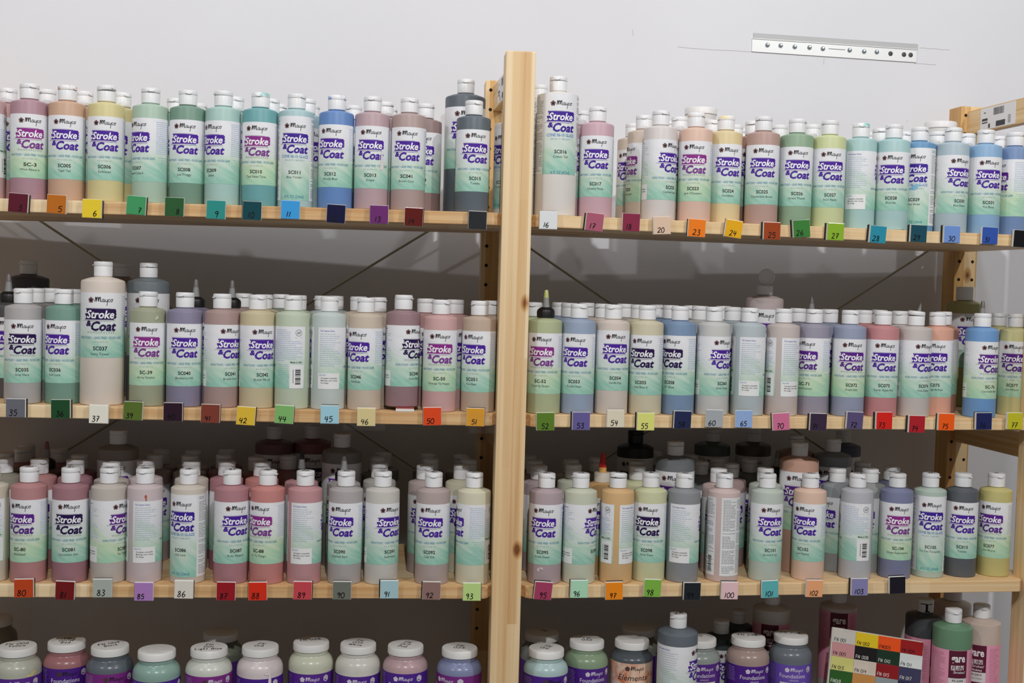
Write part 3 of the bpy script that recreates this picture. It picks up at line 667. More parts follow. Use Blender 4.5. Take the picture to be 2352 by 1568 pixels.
JARS = [
 ('L', -711.9, 63.0, 'AFB09F', '5B2A8E', 'FN 002|Yellow'),
 ('L', -647.8, 87.0, 'A86A6E', '4B1F86', 'FN|010W|Red'),
 ('L', -579.8, 65.0, '5C656E', '7B2A80', 'FN 009|Black'),
 ('L', -508.1, 44.0, '82A69A', '4E2290', ''),
 ('L', -434.7, 56.0, 'C6C9BD', '7E2C84', 'FN|001|Light Blue'),
 ('L', -360.8, 63.0, 'D3C5C6', '4A1F8C', 'FN|01A'),
 ('L', -287.2, 85.0, 'C7CBB0', '5B2C92', 'FN 028'),
 ('L', -216.1, 76.0, 'CFCEC3', '52288E', 'FN|034|White'),
 ('L', -144.6, 67.0, 'BC999C', '4E2590', 'FN|017|Pink'),
 ('L', -63.5, 54.0, '7C85AD', '7A2B83', 'FN|023'),
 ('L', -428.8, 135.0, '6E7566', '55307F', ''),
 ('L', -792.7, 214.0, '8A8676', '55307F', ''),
 ('R', 49.3, 48.0, 'A2C0BF', '4B2189', 'FN|016'),
 ('R', 120.9, 86.0, '86A07C', '4E2488', 'FN|032'),
 ('R', 192.7, 83.0, '51585F', 'D9A184', ''),
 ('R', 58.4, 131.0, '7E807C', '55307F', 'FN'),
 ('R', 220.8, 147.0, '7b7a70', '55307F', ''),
 ('R', 302.4, 85.0, '929B95', '5A2C8C', 'FN'),
 ('R', 383.5, 84.0, 'A98D85', '4C1F86', 'FN 226'),
 ('R', 457.8, 91.0, '6A727A', '6A4FB0', 'FN 206'),
]
WALLPTS = {'bracket': {'bl': (445.3, 611.5), 'br': (753.8, 608.1), 'h': 33.3}, 'marks': [[(311.1, 612.8), (357.0, 611.4), (446.1, 611.5)], [(759.2, 634.9), (790.9, 634.6), (817.6, 634.1)], [(580.2, 607.7), (579.9, 596.1)], [(228.1, 638.6), (230.8, 628.2)], [(740.9, 505.1), (742.7, 502.0)], [(750.5, 606.4), (792.2, 606.1)]]}
TOPJARS = [(1608, 323.8, 233, 'wide white jar lid behind the peach orange bottle, top shelf'), (2158, 755.1, 233, 'wide white jar lid near the right upright, top shelf')]
FLAT_TILE = (-154.4, 16)
# ------------------------------------------------------------------ the room shell
WSL = .0417                                  # the wall runs a little skew to the shelving
def wall_y(x): return 324+WSL*(x+830)
o = ob('wall_back', mesh('wall', [(-3200, wall_y(-3200), -1250), (3200, wall_y(3200), -1250), (3200, wall_y(3200), 2000), (-3200, wall_y(-3200), 2000),
    (-3200, wall_y(-3200)+120, -1250), (3200, wall_y(3200)+120, -1250), (3200, wall_y(3200)+120, 2000), (-3200, wall_y(-3200)+120, 2000)],
    [(0, 1, 2, 3), (5, 4, 7, 6), (3, 2, 6, 7), (4, 5, 1, 0), (4, 0, 3, 7), (1, 5, 6, 2)]), M_WALL); o['kind'] = 'structure'
wall = o
o = ob('floor', box(-3200, 3200, -3600, 620, -1300, -1250), flat('4A4641', .6, name='floor_concrete')); o['kind'] = 'structure'
YR = math.radians(4.151)
def l2w(bay, x, y, z=0):
    if bay == 'L': return Vector((x, y, z))
    return Vector((22+x*math.cos(YR)-y*math.sin(YR), x*math.sin(YR)+y*math.cos(YR), z))
# ------------------------------------------------------------------ shelving: frames, boards, braces
def holes(x, yf, z0, z1, name):
    V, Fc = [], []
    z = 250.0-32*math.floor((250-z0)/32)
    while z < z1-8:
        for xx in x:
            b = len(V); n = 10
            V += [(xx+2.9*math.cos(2*math.pi*i/n), yf-.15, z+2.9*math.sin(2*math.pi*i/n)) for i in range(n)]; Fc.append(tuple(range(b, b+n)))
        z += 32
    return mesh(name, V, Fc)
def frame(label, org, rz, w_, skew):
    t = thing('shelving_upright', label, 'shelf upright', org, rz)
    po = ob('post', box(-w_/2, w_/2, 0, 42, -1250, 522, 1.6, 'post'), M_POST, t)
    pb = ob('post', box(-w_/2+skew, w_/2+skew, 258, 300, -1250, 522, 1.6, 'post'), M_POST2, t)
    ob('pin_holes', holes((-w_/2+skew+8.5, w_/2+skew-8.5), 258, -1250, 522, 'holes'), flat('21140A', .9), pb)
    for z0, z1 in ((472, 513), (-69, -28), (-640, -600), (-1180, -1140)):
        ob('rung', prism([(-8.5, 42), (8.5, 42), (8.5+skew, 258), (-8.5+skew, 258)], z0, z1, 1, 'rung'), M_RUNG, t)
    return t
fc = frame('pine shelf frame in the middle, its front post nearest the viewer', (0, 0, 0), 0, 43, -11.5)
fr = frame('pine shelf frame at the right end, with a barcode sticker on its top rail', tuple(l2w('R', 830, 0)), YR, 42, -2)
frame('pine shelf frame at the left end of the shelving', (-905, 0, 0), 0, 43, 0)
# stickers on the top rails (they face left)
def sticker(fr, dy, skew):
    fx = lambda y: -8.5+skew*(y-42)/216
    ya, yb = 112+dy, 216+dy
    st = ob('sticker', prism([(fx(ya)-.5, ya), (fx(yb)-.5, yb), (fx(yb)+.1, yb), (fx(ya)+.1, ya)], 474, 511), flat('E6E3E2', .5), fr)
    SV, SF = [], []
    def bar(y0, y1, z0, z1):
        b = len(SV); SV.extend([(fx(y0+dy)-.75, y0+dy, z0), (fx(y1+dy)-.75, y1+dy, z0), (fx(y1+dy)-.75, y1+dy, z1), (fx(y0+dy)-.75, y0+dy, z1)]); SF.append((b, b+1, b+2, b+3))
    rnd = random.Random(4); yy = 146
    while yy < 176: l = rnd.choice((.7, 1.1, 1.8)); bar(yy, yy+l, 496, 508); yy += l+rnd.choice((.7, 1, 1.4))
    bar(194, 211, 489, 493); bar(194, 211, 485, 487); bar(141, 168, 476, 485); bar(186, 191, 476, 483); bar(200, 206, 502, 503.5)
    for k in range(7): bar(125, 133, 490-2*k, 490.7-2*k)
    ob('sticker_print', mesh('bars', SV, SF), flat('3A3A3C', .6), st)
sticker(fr, 0, -2); sticker(fc, -20, -11.5)
NOTCH = 24
def board(name, label, bay, x0, x1, z, slope, notchL=True, notchR=True):
    # corners cut back around the posts
    P = [(x0+NOTCH+8 if notchL else x0, 2)]
    P += [(x1-NOTCH-8 if notchR else x1, 2)]
    if notchR: P += [(x1-NOTCH-2, 8), (x1-8, 47), (x1-2, 52), (x1-2, 250), (x1-NOTCH-6, 256), (x1-NOTCH-6, 292)]
    else: P += [(x1, 292)]
    if notchL: P += [(x0+NOTCH+6, 292), (x0+NOTCH+6, 256), (x0+2, 250), (x0+2, 52), (x0+8, 47), (x0+NOTCH+2, 8)]
    else: P += [(x0, 292)]
    o = ob(name, prism(P, -18, 0, 1.1, 'board'), M_SHELF)
    w0 = l2w(bay, 0, 0, z); o.location = w0*S
    o.rotation_euler = (0, -math.atan(slope), YR if bay == 'R' else 0)
    tag(o, label, 'shelf board'); return o
ZF = {(1, 'L'): (290.3, .00398), (2, 'L'): (-.97, -.00133), (3, 'L'): (-255.4, -.0004), (4, 'L'): (-512, 0), (1, 'R'): (289.6, -.00545), (2, 'R'): (-1.7, .0013), (3, 'R'): (-255, -.0012), (4, 'R'): (-512, 0)}
SH = {1: 'top', 2: 'middle', 3: 'third', 4: 'lowest'}
for (row, bay), (z, sl) in ZF.items():
    side = 'left' if bay == 'L' else 'right'
    if bay == 'L': board('shelf_board', f'pine board of the {SH[row]} shelf left of the middle post', bay, -908, -1, z, sl)
    else: board('shelf_board', f'pine board of the {SH[row]} shelf right of the middle post', bay, -21+2, 829, z, sl)
def rod(name, parent, a, b, y, r=1.35):
    a, b = Vector((a[0], y, a[1])), Vector((b[0], y, b[1])); d = (b-a).normalized(); s = d.cross(Vector((0, 1, 0)))
    V, n = [], 8
    for p in (a, b):
        for i in range(n):
            q = 2*math.pi*i/n; V.append(p+s*math.cos(q)*r*1.5+Vector((0, 1, 0))*math.sin(q)*r)
    Fc = [(i, (i+1) % n, n+(i+1) % n, n+i) for i in range(n)]+[tuple(range(n))[::-1], tuple(range(n, 2*n))]
    return ob(name, mesh('rod', V, Fc, True, 50), flat('A39C88', .4, .35), parent)
t = thing('cross_brace', 'thin metal cross brace behind the bottles left of the middle post', 'brace')
rod('brace_rod', t, (-890, 358), (-30, -195), 301.5); rod('brace_rod', t, (-40, 326), (-890, -224), 305)
t = thing('cross_brace', 'thin metal cross brace behind the bottles right of the middle post', 'brace', tuple(l2w('R', 0, 0)), YR)
rod('brace_rod', t, (8, 278), (806, -224), 301.5); rod('brace_rod', t, (806, 285), (10, -230), 305)
# ------------------------------------------------------------------ metal strip and pencil marks on the wall
def onwall(x, off, z): return (x, wall_y(x)-off, z)
BR = WALLPTS['bracket']
ang = math.atan(WSL)
(bx0, bz0), (bx1, bz1) = BR['bl'], BR['br']
blen = math.hypot((bx1-bx0), bz1-bz0); btilt = math.atan2(bz1-bz0, bx1-bx0)
t = thing('metal_strip', 'perforated aluminium strip screwed to the white wall', 'bracket', onwall(bx0, 0, bz0), 0, rot=(0, -btilt, ang))
MA = flat('DADBDA', .42, .3, name='aluminium')
BH = BR['h']
pl = ob('plate', box(0, blen, -2.2, -.2, 0, BH*.72, .4), MA, t)
ob('flange', box(0, blen, -3.6, -.2, BH*.67, BH*.70, .3), MA, t)
ob('flange_back', box(2, blen+1, -1.6, -.2, BH*.70, BH, .3), flat('B0B2B1', .5, .2), t)
sx = [763, 870, 985, 1105, 1215, 1435, 1555, 1660]
sm = lathe([(0, 3.4), (2.6, 2.9), (4.0, 1.2), (4.2, 0)], 14, 'screw')
hm = lathe([(0, .25), (3.6, .25), (4.4, 0)], 14, 'hole')
for i, q in enumerate(sx): ob('screw', sm, flat('A9B4BA', .25, .9), t, loc=((q-640)/1355*blen, -2.2, BH*.40+(i % 2)*.6), rot=(math.pi/2, 0, 0))
for q in (1775, 1887, 1943): ob('screw_hole', hm, flat('4A4744', .5, .5), t, loc=((q-640)/1355*blen, -2.2, BH*.38), rot=(math.pi/2, 0, 0))
ob('slot', box((1262-640)/1355*blen, (1398-640)/1355*blen, -2.35, -2.1, BH*.40, BH*.44), flat('7F807E', .5, .5), t)
MV = []
for k, P in enumerate(WALLPTS['marks']):
    rr = random.Random(k); Q = []
    for (x0, z0), (x1, z1) in zip(P, P[1:]):
        for i in range(6): f = i/6; Q.append((x0+(x1-x0)*f, z0+(z1-z0)*f+rr.uniform(-.5, .5)))
    Q.append(P[-1]); V2, F2 = ribbon(Q, .7)
    ob('pencil_mark', mesh('mark', [onwall(x, .3, z) for x, z in V2], F2), flat('B8B7BB', .8), wall)

# ------------------------------------------------------------------ printed fronts
CAP_TXT = 'NON-TOXIC \u2022 LEAD FREE \u2022 FOOD SAFE'
request(('Stroke', .01, .22), ('Coat', .008, .22), ('&', .008, .15), ('W O N D E R G L A Z E', 0, 0), (CAP_TXT, .008, 0), ('8 fl oz (236 ml)', 0, 0), ('16 fl oz (473 ml)', 0, 0),
        ('8 FL OZ (236ml)', .004, 0), ('16 FL OZ (473ml)', .004, 0), ('CONE 06-10 GLAZE', .006, 0), ('999-1201\u00b0C / 1830-2201\u00b0F', 0, 0), ('AP', .01, 0), ('Made in USA', .015, 0),
        ('The Creative Choice', .01, 0), ('SPECIAL NOTES:', .005, 0), ('Overglaze compatible', .006, 0), ('Melrange color results', .006, 0), ('No change', .006, 0),
        ('Foundations', .006, 0), ('OPAQUE', 0, 0), ('Elements', 0, .2), ('gare', .03, 0), ('FUN', .02, .2), ('Strokes!', .006, .25), ('FS-2304', .015, 0), ('FS-2415', .015, 0), ('Green Apple', 0, 0), ('Sand Castle', 0, 0), ('Flickles', .02, .1))
request(*[k for d in BOTTLES for k in ((d[8], .018, 0), (d[9], 0, 0)) if k[0]])
PM = {}
def pm(key, fn):
    if key not in PM: PM[key] = fn()
    return PM[key]
def swash(x0, x1, z0, z1, seed, R, name):
    rr = random.Random(seed); n = 9; rects = []
    for i in range(n):
        a = z0+(z1-z0)*i/n; b = z0+(z1-z0)*(i+1)/n+.05; e = abs(i-(n-1)/2)/(n/2)
        rects.append((x0+rr.uniform(0, 4.5)+1.5*(i % 2), x1-rr.uniform(0, 1.6)-(3 if i == 0 else 0)-e*.6, a, b))
    rects.append((x0-2.5, x1-3, z0-1.5, z0-1.15)); rects.append((x0+6, x1-10, z0-2.4, z0-2.2)); rects.append((x0+3, x1-9, z1+.5, z1+.8))
    return quads(R, rects, name)
def front_set(R, zt, s, long_):
    """all prints of a bottle front; returns (name, mesh, colour role, centre arc, half width)"""
    def mk():
        Rp, Rq = R+.32, R+.45; d = []; c = -3.4*s
        off = 4.6 if long_ else 0
        Z = lambda v: zt-(v+off)*s
        dk, ro, co = emblem(-15.7*s, Z(9.3), 3.5*s)
        d.append(('emblem_print', wrap(dk, Rp, 'em'), '6A4E50', -15*s, 6)); d.append(('emblem_print', wrap(ro, Rp+.05, 'em2'), '9A6A6C', -15*s, 6)); d.append(('emblem_print', wrap(co, Rq, 'em3'), '17100F', -15*s, 6))
        d.append(('brand_print', wrap(script(-10.6*s, Z(11.4), 1.02*s, .75*s), Rp, 'brand'), '17151A', 1*s, 12*s))
        d.append(('brush_print', swash(-25.5*s, 17.5*s, Z(34.0), Z(20.2), 3, Rp, 'swash'), 'T0', -4*s, 21*s))
        d.append(('title_print', wrap([bolder(text2d(('Stroke', .01, .22), 10.2*s, -3.9*s, Z(32.0), 35*s), .22*s)], Rq, 'stroke'), 'F2F2F4', -4*s, 17*s))
        d.append(('title_print', wrap([bolder(text2d(('Coat', .008, .22), 11.6*s, .7*s, Z(47.6), 31*s), .5*s), bolder(text2d(('&', .008, .15), 6.8*s, -18.8*s, Z(42), 7*s), .4*s)], Rp, 'coat'), 'T1', -4*s, 19*s))
        return d
    return pm(('front', R, zt, s, long_), mk)
def extra_set(R, zt, s, sty, big):
    def mk():
        Rp = R+.32; d = []; c = -3.4*s
        if sty == 'C':
            Z = lambda v: zt-(v+1.5)*s
            d.append(('cone_print', wrap([text2d(('CONE 06-10 GLAZE', .006, 0), 4.3*s, c, Z(57.5), 41*s)], Rp, 'cone'), '3E74B4', c, 21))
            d.append(('caption_print', wrap([text2d(('999-1201\u00b0C / 1830-2201\u00b0F', 0, 0), 2.2*s, c, Z(62), 29*s)], Rp, 'deg'), '86A4B4', c, 15))
            d.append(('volume_print', wrap([text2d(('16 FL OZ (473ml)' if big else '8 FL OZ (236ml)', .004, 0), 4.2*s, c, Z(114.5 if not big else 108.5), 28*s)], Rp, 'vol'), '2F7FA0', c, 14))
        else:
            Z = lambda v: zt-v*s
            if sty in 'MDP': d.append(('wonder_print', wrap([text2d(('W O N D E R G L A Z E', 0, 0), 2.7*s, c, Z(51.3), 35*s)], Rp, 'won'), '8E948F', c, 17))
            d.append(('caption_print', wrap([text2d((CAP_TXT, .008, 0), 3.2*s, c-1, Z(58.3), 58*s)], Rp, 'cap'), '3C86A4', c, 29))
            d.append(('volume_print', wrap([text2d(('16 fl oz (473 ml)' if big else '8 fl oz (236 ml)', 0, 0), 1.9*s, c, Z(62.8), 19*s)], Rp, 'vol'), '9CB4A8', c, 10))
        return d
    return pm(('extra', R, zt, s, 'C' if sty == 'C' else ('w' if sty in 'MDP' else 'a'), big), mk)
def back_set(R, zt, zb, s, sty):
    """text columns, seal, barcode and notes round the back of the label"""
    def mk():
        Rp, Rq = R+.30, R+.42; d = []; rr = random.Random(11); H = math.pi*R
        if sty == 'C':
            for x0, x1 in ((24*s, 41*s), (44*s, H-6), (-H+6, -52*s), (-49*s, -31*s)):
                r_ = []; z = zt-4
                while z > zb+4:
                    if rr.random() > .1: r_ += words(x0, x1, z, .85, rr, rr.choice((1, 1, .9, .6)))
                    z -= 2.4
                d.append(('fineprint', quads(Rp, r_, 'fine'), '88888C', (x0+x1)/2, (x1-x0)/2))
            d.append(('barcode_print', quads(Rp+.1, [(H-16, H-9, zb+6+k*1.5, zb+6+k*1.5+rr.uniform(.4, 1.1)) for k in range(16)], 'code'), '1B1B1D', H-12, 5))
            return d
        r_ = []; z = zt-5
        for k in range(17): r_ += words(26*s, (52 if k < 6 else 70)*s, z, .95, rr, rr.choice((1, 1, .95, .8)) if k < 16 else .4); z -= 2.75*s
        d.append(('info_print', quads(Rp, r_, 'info'), 'AFC0DA', 44*s, 20*s))
        r_ = []; z = zt-55*s
        for k in range(11): r_ += words((34 if k % 3 else 30)*s, 50*s, z, .9, rr); z -= 2.7*s
        d.append(('info_print', quads(Rp, r_, 'info2'), '9CC4BE', 40*s, 12))
        d.append(('seal_print', wrap([ring2d(64*s, zt-9*s, 4.8*s, .55), text2d(('AP', .01, 0), 4.2*s, 64*s, zt-11*s, 5.6*s), ([(59.5*s, zt-16.4), (68.5*s, zt-16.4), (68.5*s, zt-15.7), (59.5*s, zt-15.7)], [(0, 1, 2, 3)])], Rp, 'seal'), '55585C', 64*s, 5))
        d.append(('origin_print', wrap([text2d(('Made in USA', .015, 0), 2.5*s, 61*s, zt-52.5*s, 17*s)], Rp, 'usa'), '1C1C1E', 61*s, 8))
        d.append(('barcode_patch', cyl_patch(Rp, 51.5*s, 73*s, zb+.2, zt-55*s, 8, 'patch'), 'E4E4E4', 62*s, 10))
        bb = []; z = zb+6
        while z < zt-60*s: l = rr.choice((.5, .9, 1.7)); bb.append((60*s, 68*s, z, z+l)); z += l+rr.choice((.5, .8, 1.2))
        bb += [(56.5*s, 57.6*s, zb+8+k*2.2, zb+9.2+k*2.2) for k in range(9)]
        d.append(('barcode_print', quads(Rq, bb, 'code'), '1B1B1D', 62*s, 8))
        d.append(('heading_print', wrap([text2d(('The Creative Choice', .01, 0), 2.2*s, -72*s, zt-6*s, 21*s, -1)], Rp, 'head'), '5A5FB4', -62*s, 11))
        r_ = []; z = zt-9.5*s
        for k in range(16): r_ += words(-72*s, -40*s, z, .9, rr, rr.choice((1, .95, .85, .7))); z -= 3.05*s
        d.append(('info_print', quads(Rp, r_, 'info3'), 'AEBFCC', -56*s, 16*s))
        d.append(('notes_patch', cyl_patch(Rp, -74.6*s, -42*s, zb+.2, zb+23*s, 10, 'patch'), 'E4E4E4', -58*s, 16*s))
        P = [text2d(('Overglaze compatible', .006, 0), 2.0*s, -70*s, zb+15*s, 24*s, -1), text2d(('Melrange color results', .006, 0), 2.0*s, -70*s, zb+11.6*s, 24.5*s, -1), text2d(('No change', .006, 0), 2.0*s, -70*s, zb+8.2*s, 11*s, -1)]
        d.append(('notes_print', wrap(P, Rq, 'notes'), '26262A', -58*s, 13*s)); d.append(('notes_print', wrap([text2d(('SPECIAL NOTES:', .005, 0), 1.7*s, -73*s, zb+19.5*s, 10*s, -1)], Rq, 'notesh'), '4E7FB8', -66*s, 6))
        return d
    return pm(('back', R, zt, zb, s, 'C' if sty == 'C' else 'A'), mk)

# ------------------------------------------------------------------ bottles
def body_mesh(kind):
    if kind == '8': return lathe([(0, .8), (21, .5), (23.4, 0), (24.6, .9), (25, 2.6), (25, 134.5), (24.5, 136.4), (23, 137.6), (17, 139.6), (12.5, 140.6), (11.2, 141.2), (11.2, 144), (0, 144)], 48, 'body8')
    return lathe([(0, .8), (26, .5), (28.6, 0), (30, .9), (30.5, 3), (30.5, 174), (30, 176.2), (28.4, 177.6), (20, 180.6), (13.4, 182), (11.8, 182.6), (11.8, 186), (0, 186)], 48, 'body16')
BODY = {k: body_mesh(k) for k in ('8', '16')}
CZ = {'8': 141.8, '16': 183.2}
CAPB = lathe([(0, 0), (12.2, 0), (12.8, .6), (13.0, 13.6), (12.7, 14.4), (12.3, 14.6), (0, 14.6)], 32, 'cap')
def lid_mesh():
    bm = bmesh.new(); me = lathe([(0, 0), (12.9, 0), (13.1, .5), (13.1, 4.6), (12.6, 5.9), (11.2, 6.5), (0, 6.7)], 32, 'lid')
    bm.from_mesh(me)
    # thumb tab at the front seam
    q = bmesh.ops.create_cube(bm, size=1)['verts']
    for v in q:
        v.co = Vector((v.co.x*9, -13.4+v.co.y*2.4, 1.0+v.co.z*1.5))*S
        if v.co.z < 1.0*S: v.co.x *= .55
    bm.to_mesh(me); bm.free(); return me
LIDM = lid_mesh()
LIDDISC = lathe([(0, 0), (12.4, 0), (13, .8), (13, 4.2), (12.4, 5), (11, 5), (11, 3), (0, 3)], 28, 'lid_open')
PLAINCAP = lathe([(0, 0), (14.6, 0), (15, .6), (15, 22), (14.2, 23), (0, 23)], 32, 'cap_plain')
NOZ = lathe([(0, 0), (13.2, 0), (13.4, 8), (12.6, 11), (9, 14), (6, 15.2), (0, 15.2)], 28, 'nozzle_collar')
NOZC = lathe([(0, 0), (5.6, 0), (5.2, 3), (3.9, 14.5), (0, 14.5)], 20, 'nozzle_cone')
NOZT = lathe([(0, 0), (4.0, 0), (3.0, 9.5), (2.2, 11.5), (0, 11.8)], 18, 'nozzle_tip')
REDT = lathe([(0, 0), (5.8, 0), (5.6, 3), (3.2, 19), (1.6, 23), (0, 23.5)], 18, 'red_tip')
LABELZ = {('8', 'A'): (30, 119), ('8', 'C'): (10, 129), ('16', 'A'): (68, 160), ('16', 'C'): (60, 177)}
def vis(a, hw, R, phi):
    d = (math.degrees(a/R)+phi+180) % 360-180
    return abs(d) < 96+math.degrees(hw/R)*.7
def bottle(name, label, group, bay, x, y, z, kind, col, sty, phi, code='', cname='', cap='flip', tip=None, stain=None, tilt=0, lz=0, number=None, rich=True, rr=random):
    P = l2w(bay, x, y, z)
    t = thing(name, label, 'bottle', tuple(P), 0, group)
    psi = math.degrees(math.atan2(CAM.x-P.x, -(CAM.y-P.y)))
    ob('body', BODY[kind], plastic(col), t)
    R = 25.0 if kind == '8' else 30.5; s = 1.0 if kind == '8' else 1.12
    if sty == 'C' and kind == '16': s = 1.06
    zb, zt = LABELZ[(kind, 'C' if sty == 'C' else 'A')]
    H = math.pi*R
    lm = pm(('label', kind, sty == 'C'), lambda: cyl_patch(R+.14, -H+3.6, H-4.2, zb, zt, 56, 'label'))
    lb = ob('label', lm, LAB['C' if sty == 'C' else ('G' if sty in 'MP' else 'A')], t, loc=(0, 0, lz), rz=math.radians(psi+phi))
    if rich:
        T0, T1 = STY[sty]
        sets = front_set(R, zt, s, sty == 'C')+extra_set(R, zt, s, sty, kind == '16')
        if rich != 'front': sets = sets+back_set(R, zt, zb, s, sty)
        for nm, me, role, a, hw in sets:
            if not vis(a, hw, R, phi): continue
            ob(nm, me, flat({'T0': T0, 'T1': T1}.get(role, role), .45, spec=.3), lb)
        if code and vis(-3.4, 9, R, phi):
            v1, v2 = (72.6, 78.8) if sty != 'C' else (82, 88)
            Rp = R+.32; c = -3.4*s
            ob('code_print', wrap([text2d((code, .018, 0), 5.0*s, c, zt-v1*s, 17.5*s)], Rp, 'code'), flat('17171A', .5, spec=.2), lb)
            if cname:
                V, F_ = TXT[(cname, 0, 0)]; wn = (max(q[0] for q in V)-min(q[0] for q in V))*3.3/.73*s
                ob('name_print', wrap([text2d((cname, 0, 0), 3.3*s, c, zt-v2*s, min(wn, 34*s))], Rp, 'name'), flat('3A3F40', .5, spec=.2), lb)
    cz = CZ[kind]
    if cap in ('flip', 'open', 'black'):
        cm = M_BLACK if cap == 'black' else M_CAP
        ca = rr.uniform(-75, 75)
        c_ = ob('cap', CAPB, cm, t, loc=(0, 0, cz), rz=math.radians(psi+ca))
        if cap == 'open':
            ob('lid', LIDDISC, cm, c_, loc=(0, 6, 15+14), rot=(math.radians(86), 0, math.radians(-ca)))
        else:
            tl = tilt or rr.choice((0, 0, 0, .8, 1.6))
            ld = ob('lid', LIDM, stained(stain) if stain else cm, c_, loc=(0, 0, 14.7+tl*.23/1.0*.9), rot=(math.radians(-tl), 0, 0))
            if number:
                pr, wdt = hand(number, 7, 0, -3.5, 1.3, rnd=rr)
                V, Fc = [], []
                for Pp, f in pr:
                    b = len(V); V += [(a-wdt/2, bb, 6.85) for a, bb in Pp]; Fc += [tuple(i+b for i in q) for q in f]
                ob('number_print', mesh('capno', V, Fc), M_INK, c_, loc=(0, 0, 14.7+tl*.2), rz=math.radians(-ca+rr.uniform(-60, 60)))
    elif cap == 'plain':
        ob('cap', PLAINCAP, M_CAP, t, loc=(0, 0, cz-.6))
    elif cap == 'nozzle':
        c_ = ob('cap', NOZ, M_BLACK, t, loc=(0, 0, cz))
        ob('nozzle', NOZC, flat('8E8F8E', .35), c_, loc=(0, 0, 15))
        ob('nozzle_tip', NOZT, flat(tip or '6E6866', .4), c_, loc=(0, 0, 29))
    elif cap == 'red':
        c_ = ob('cap', CAPB, flat('CFC8BC', .4), t, loc=(0, 0, cz-1))
        ob('nozzle_band', lathe([(0, 0), (6, 0), (5.8, 8), (0, 8)], 18, 'band'), flat('D8A55C', .4), c_, loc=(0, 0, 14.6))
        ob('nozzle_tip', REDT, flat(tip, .35), c_, loc=(0, 0, 22.5))
    return t
def cword(h):
    import colorsys
    r, g, b = [int(h[i:i+2], 16)/255 for i in (0, 2, 4)]; hh, ss, v = colorsys.rgb_to_hsv(r, g, b); hh *= 360
    if v < .16: return 'black'
    if ss < .10: return 'white' if v > .84 else ('pale grey' if v > .7 else ('grey' if v > .45 else 'dark grey'))
    p = 'dark ' if v < .42 else ('pale ' if ss < .24 and v > .68 else '')
    if hh < 14 or hh >= 345: n = 'maroon' if v < .5 and ss > .5 else ('pink' if ss < .45 else 'red')
    elif hh < 38: n = 'brown' if v < .62 else ('orange' if ss > .6 else ('peach' if ss > .25 else 'beige'))
    elif hh < 70: n = 'yellow' if v > .6 else 'olive'
    elif hh < 160: n = 'green'
    elif hh < 195: n = 'teal'
    elif hh < 255: n = 'blue'
    elif hh < 300: n = 'purple'
    else: n = 'plum'
    return (p+n).replace('dark maroon', 'maroon').replace('dark brown', 'dark brown')
TCOL = {t_[4]: cword(t_[5]) for t_ in TILES if t_[4]}
OVR = {
 'edge1': 'pink glaze bottle cut off by the left picture edge on the top shelf',
 'b14': 'brown glaze bottle half hidden behind the bottle above tile 14',
 'b15': 'tall dark grey bottle behind the shorter one left of the middle post, top shelf',
 '15': 'dark grey glaze bottle above the taped black tile on the top shelf',
 'p1': 'white glaze bottle mostly hidden behind the middle post on the top shelf',
 'b16': 'tall white bottle hidden behind the middle post, left of the tile 16 bottle',
 '16': 'tall white bottle with long label above the white tile numbered 16',
 'b20': 'beige glaze bottle set back to the left above tile 18',
 '28t': 'pale teal bottle turned to show its fine print, left of the tile 28 bottle',
 '32': 'blue glaze bottle cut off by the right picture edge on the top shelf',
 '37': 'tall ivory bottle with white cap above the white tile numbered 37',
 'b39': 'tall grey blue bottle standing behind the olive bottle above tile 39',
 '48': 'mauve brown bottle raised on a tile lying flat under it, middle shelf',
 '52': 'green glaze bottle with a black nozzle top, first right of the middle post',
 'edge3': 'beige glaze bottle cut off by the left picture edge on the third shelf',
 '104': 'slate blue bottle above the unnumbered black tile on the third shelf',
 '105': 'pale green bottle with long label, third from the right end, third shelf',
 'r15': 'dark grey bottle second from the right end of the third shelf',
 'r77': 'yellow glaze bottle at the right end of the third shelf',
 '12': 'bright blue glaze bottle above the navy tile on the top shelf'}
GRP = {1: 'glaze bottles on the top shelf', 2: 'glaze bottles on the middle shelf', 3: 'glaze bottles on the third shelf', 4: 'bottles on the lowest shelf'}
rb = random.Random(21)
ORDN = ['first', 'second', 'third', 'fourth', 'fifth', 'sixth', 'seventh', 'eighth', 'ninth', 'tenth', 'eleventh', 'twelfth', 'thirteenth', 'fourteenth', 'fifteenth', 'sixteenth']
SIDE = {'L': 'left', 'R': 'right'}
FORD = {}
for rw in (1, 2, 3):
    for by in 'LR':
        for n_, d in enumerate(sorted((d for d in BOTTLES if d[0] == rw and d[1] == by and d[3] < 75 and not d[11].startswith('edge')), key=lambda d: d[2])): FORD[(rw, by, d[2])] = n_
for (row, bay, x, y, z, kind, col, sty, code, cname, phi, tile, ex) in [(*d[:8], d[8], d[9], d[10], d[11], d[12]) for d in BOTTLES]:
    lab = OVR.get(tile) or f'{cword(col)} glaze bottle, {ORDN[FORD[(row, bay, x)]]} from the left on the {SH[row]} shelf, {SIDE[bay]} section'
    num = tile if row == 3 and tile.isdigit() else ('77' if tile == 'r77' else None)
    bottle('glaze_bottle', lab, GRP[row], bay, x, y, z, kind, col, sty, phi, code, cname, number=num, rr=rb, **ex)
FRONTS = [(d[0], d[1], d[2], FORD[(d[0], d[1], d[2])], l2w(d[1], d[2], d[3])) for d in BOTTLES if (d[0], d[1], d[2]) in FORD]
used = {}
ORD = ['second', 'third', 'fourth', 'fifth']; BK = []
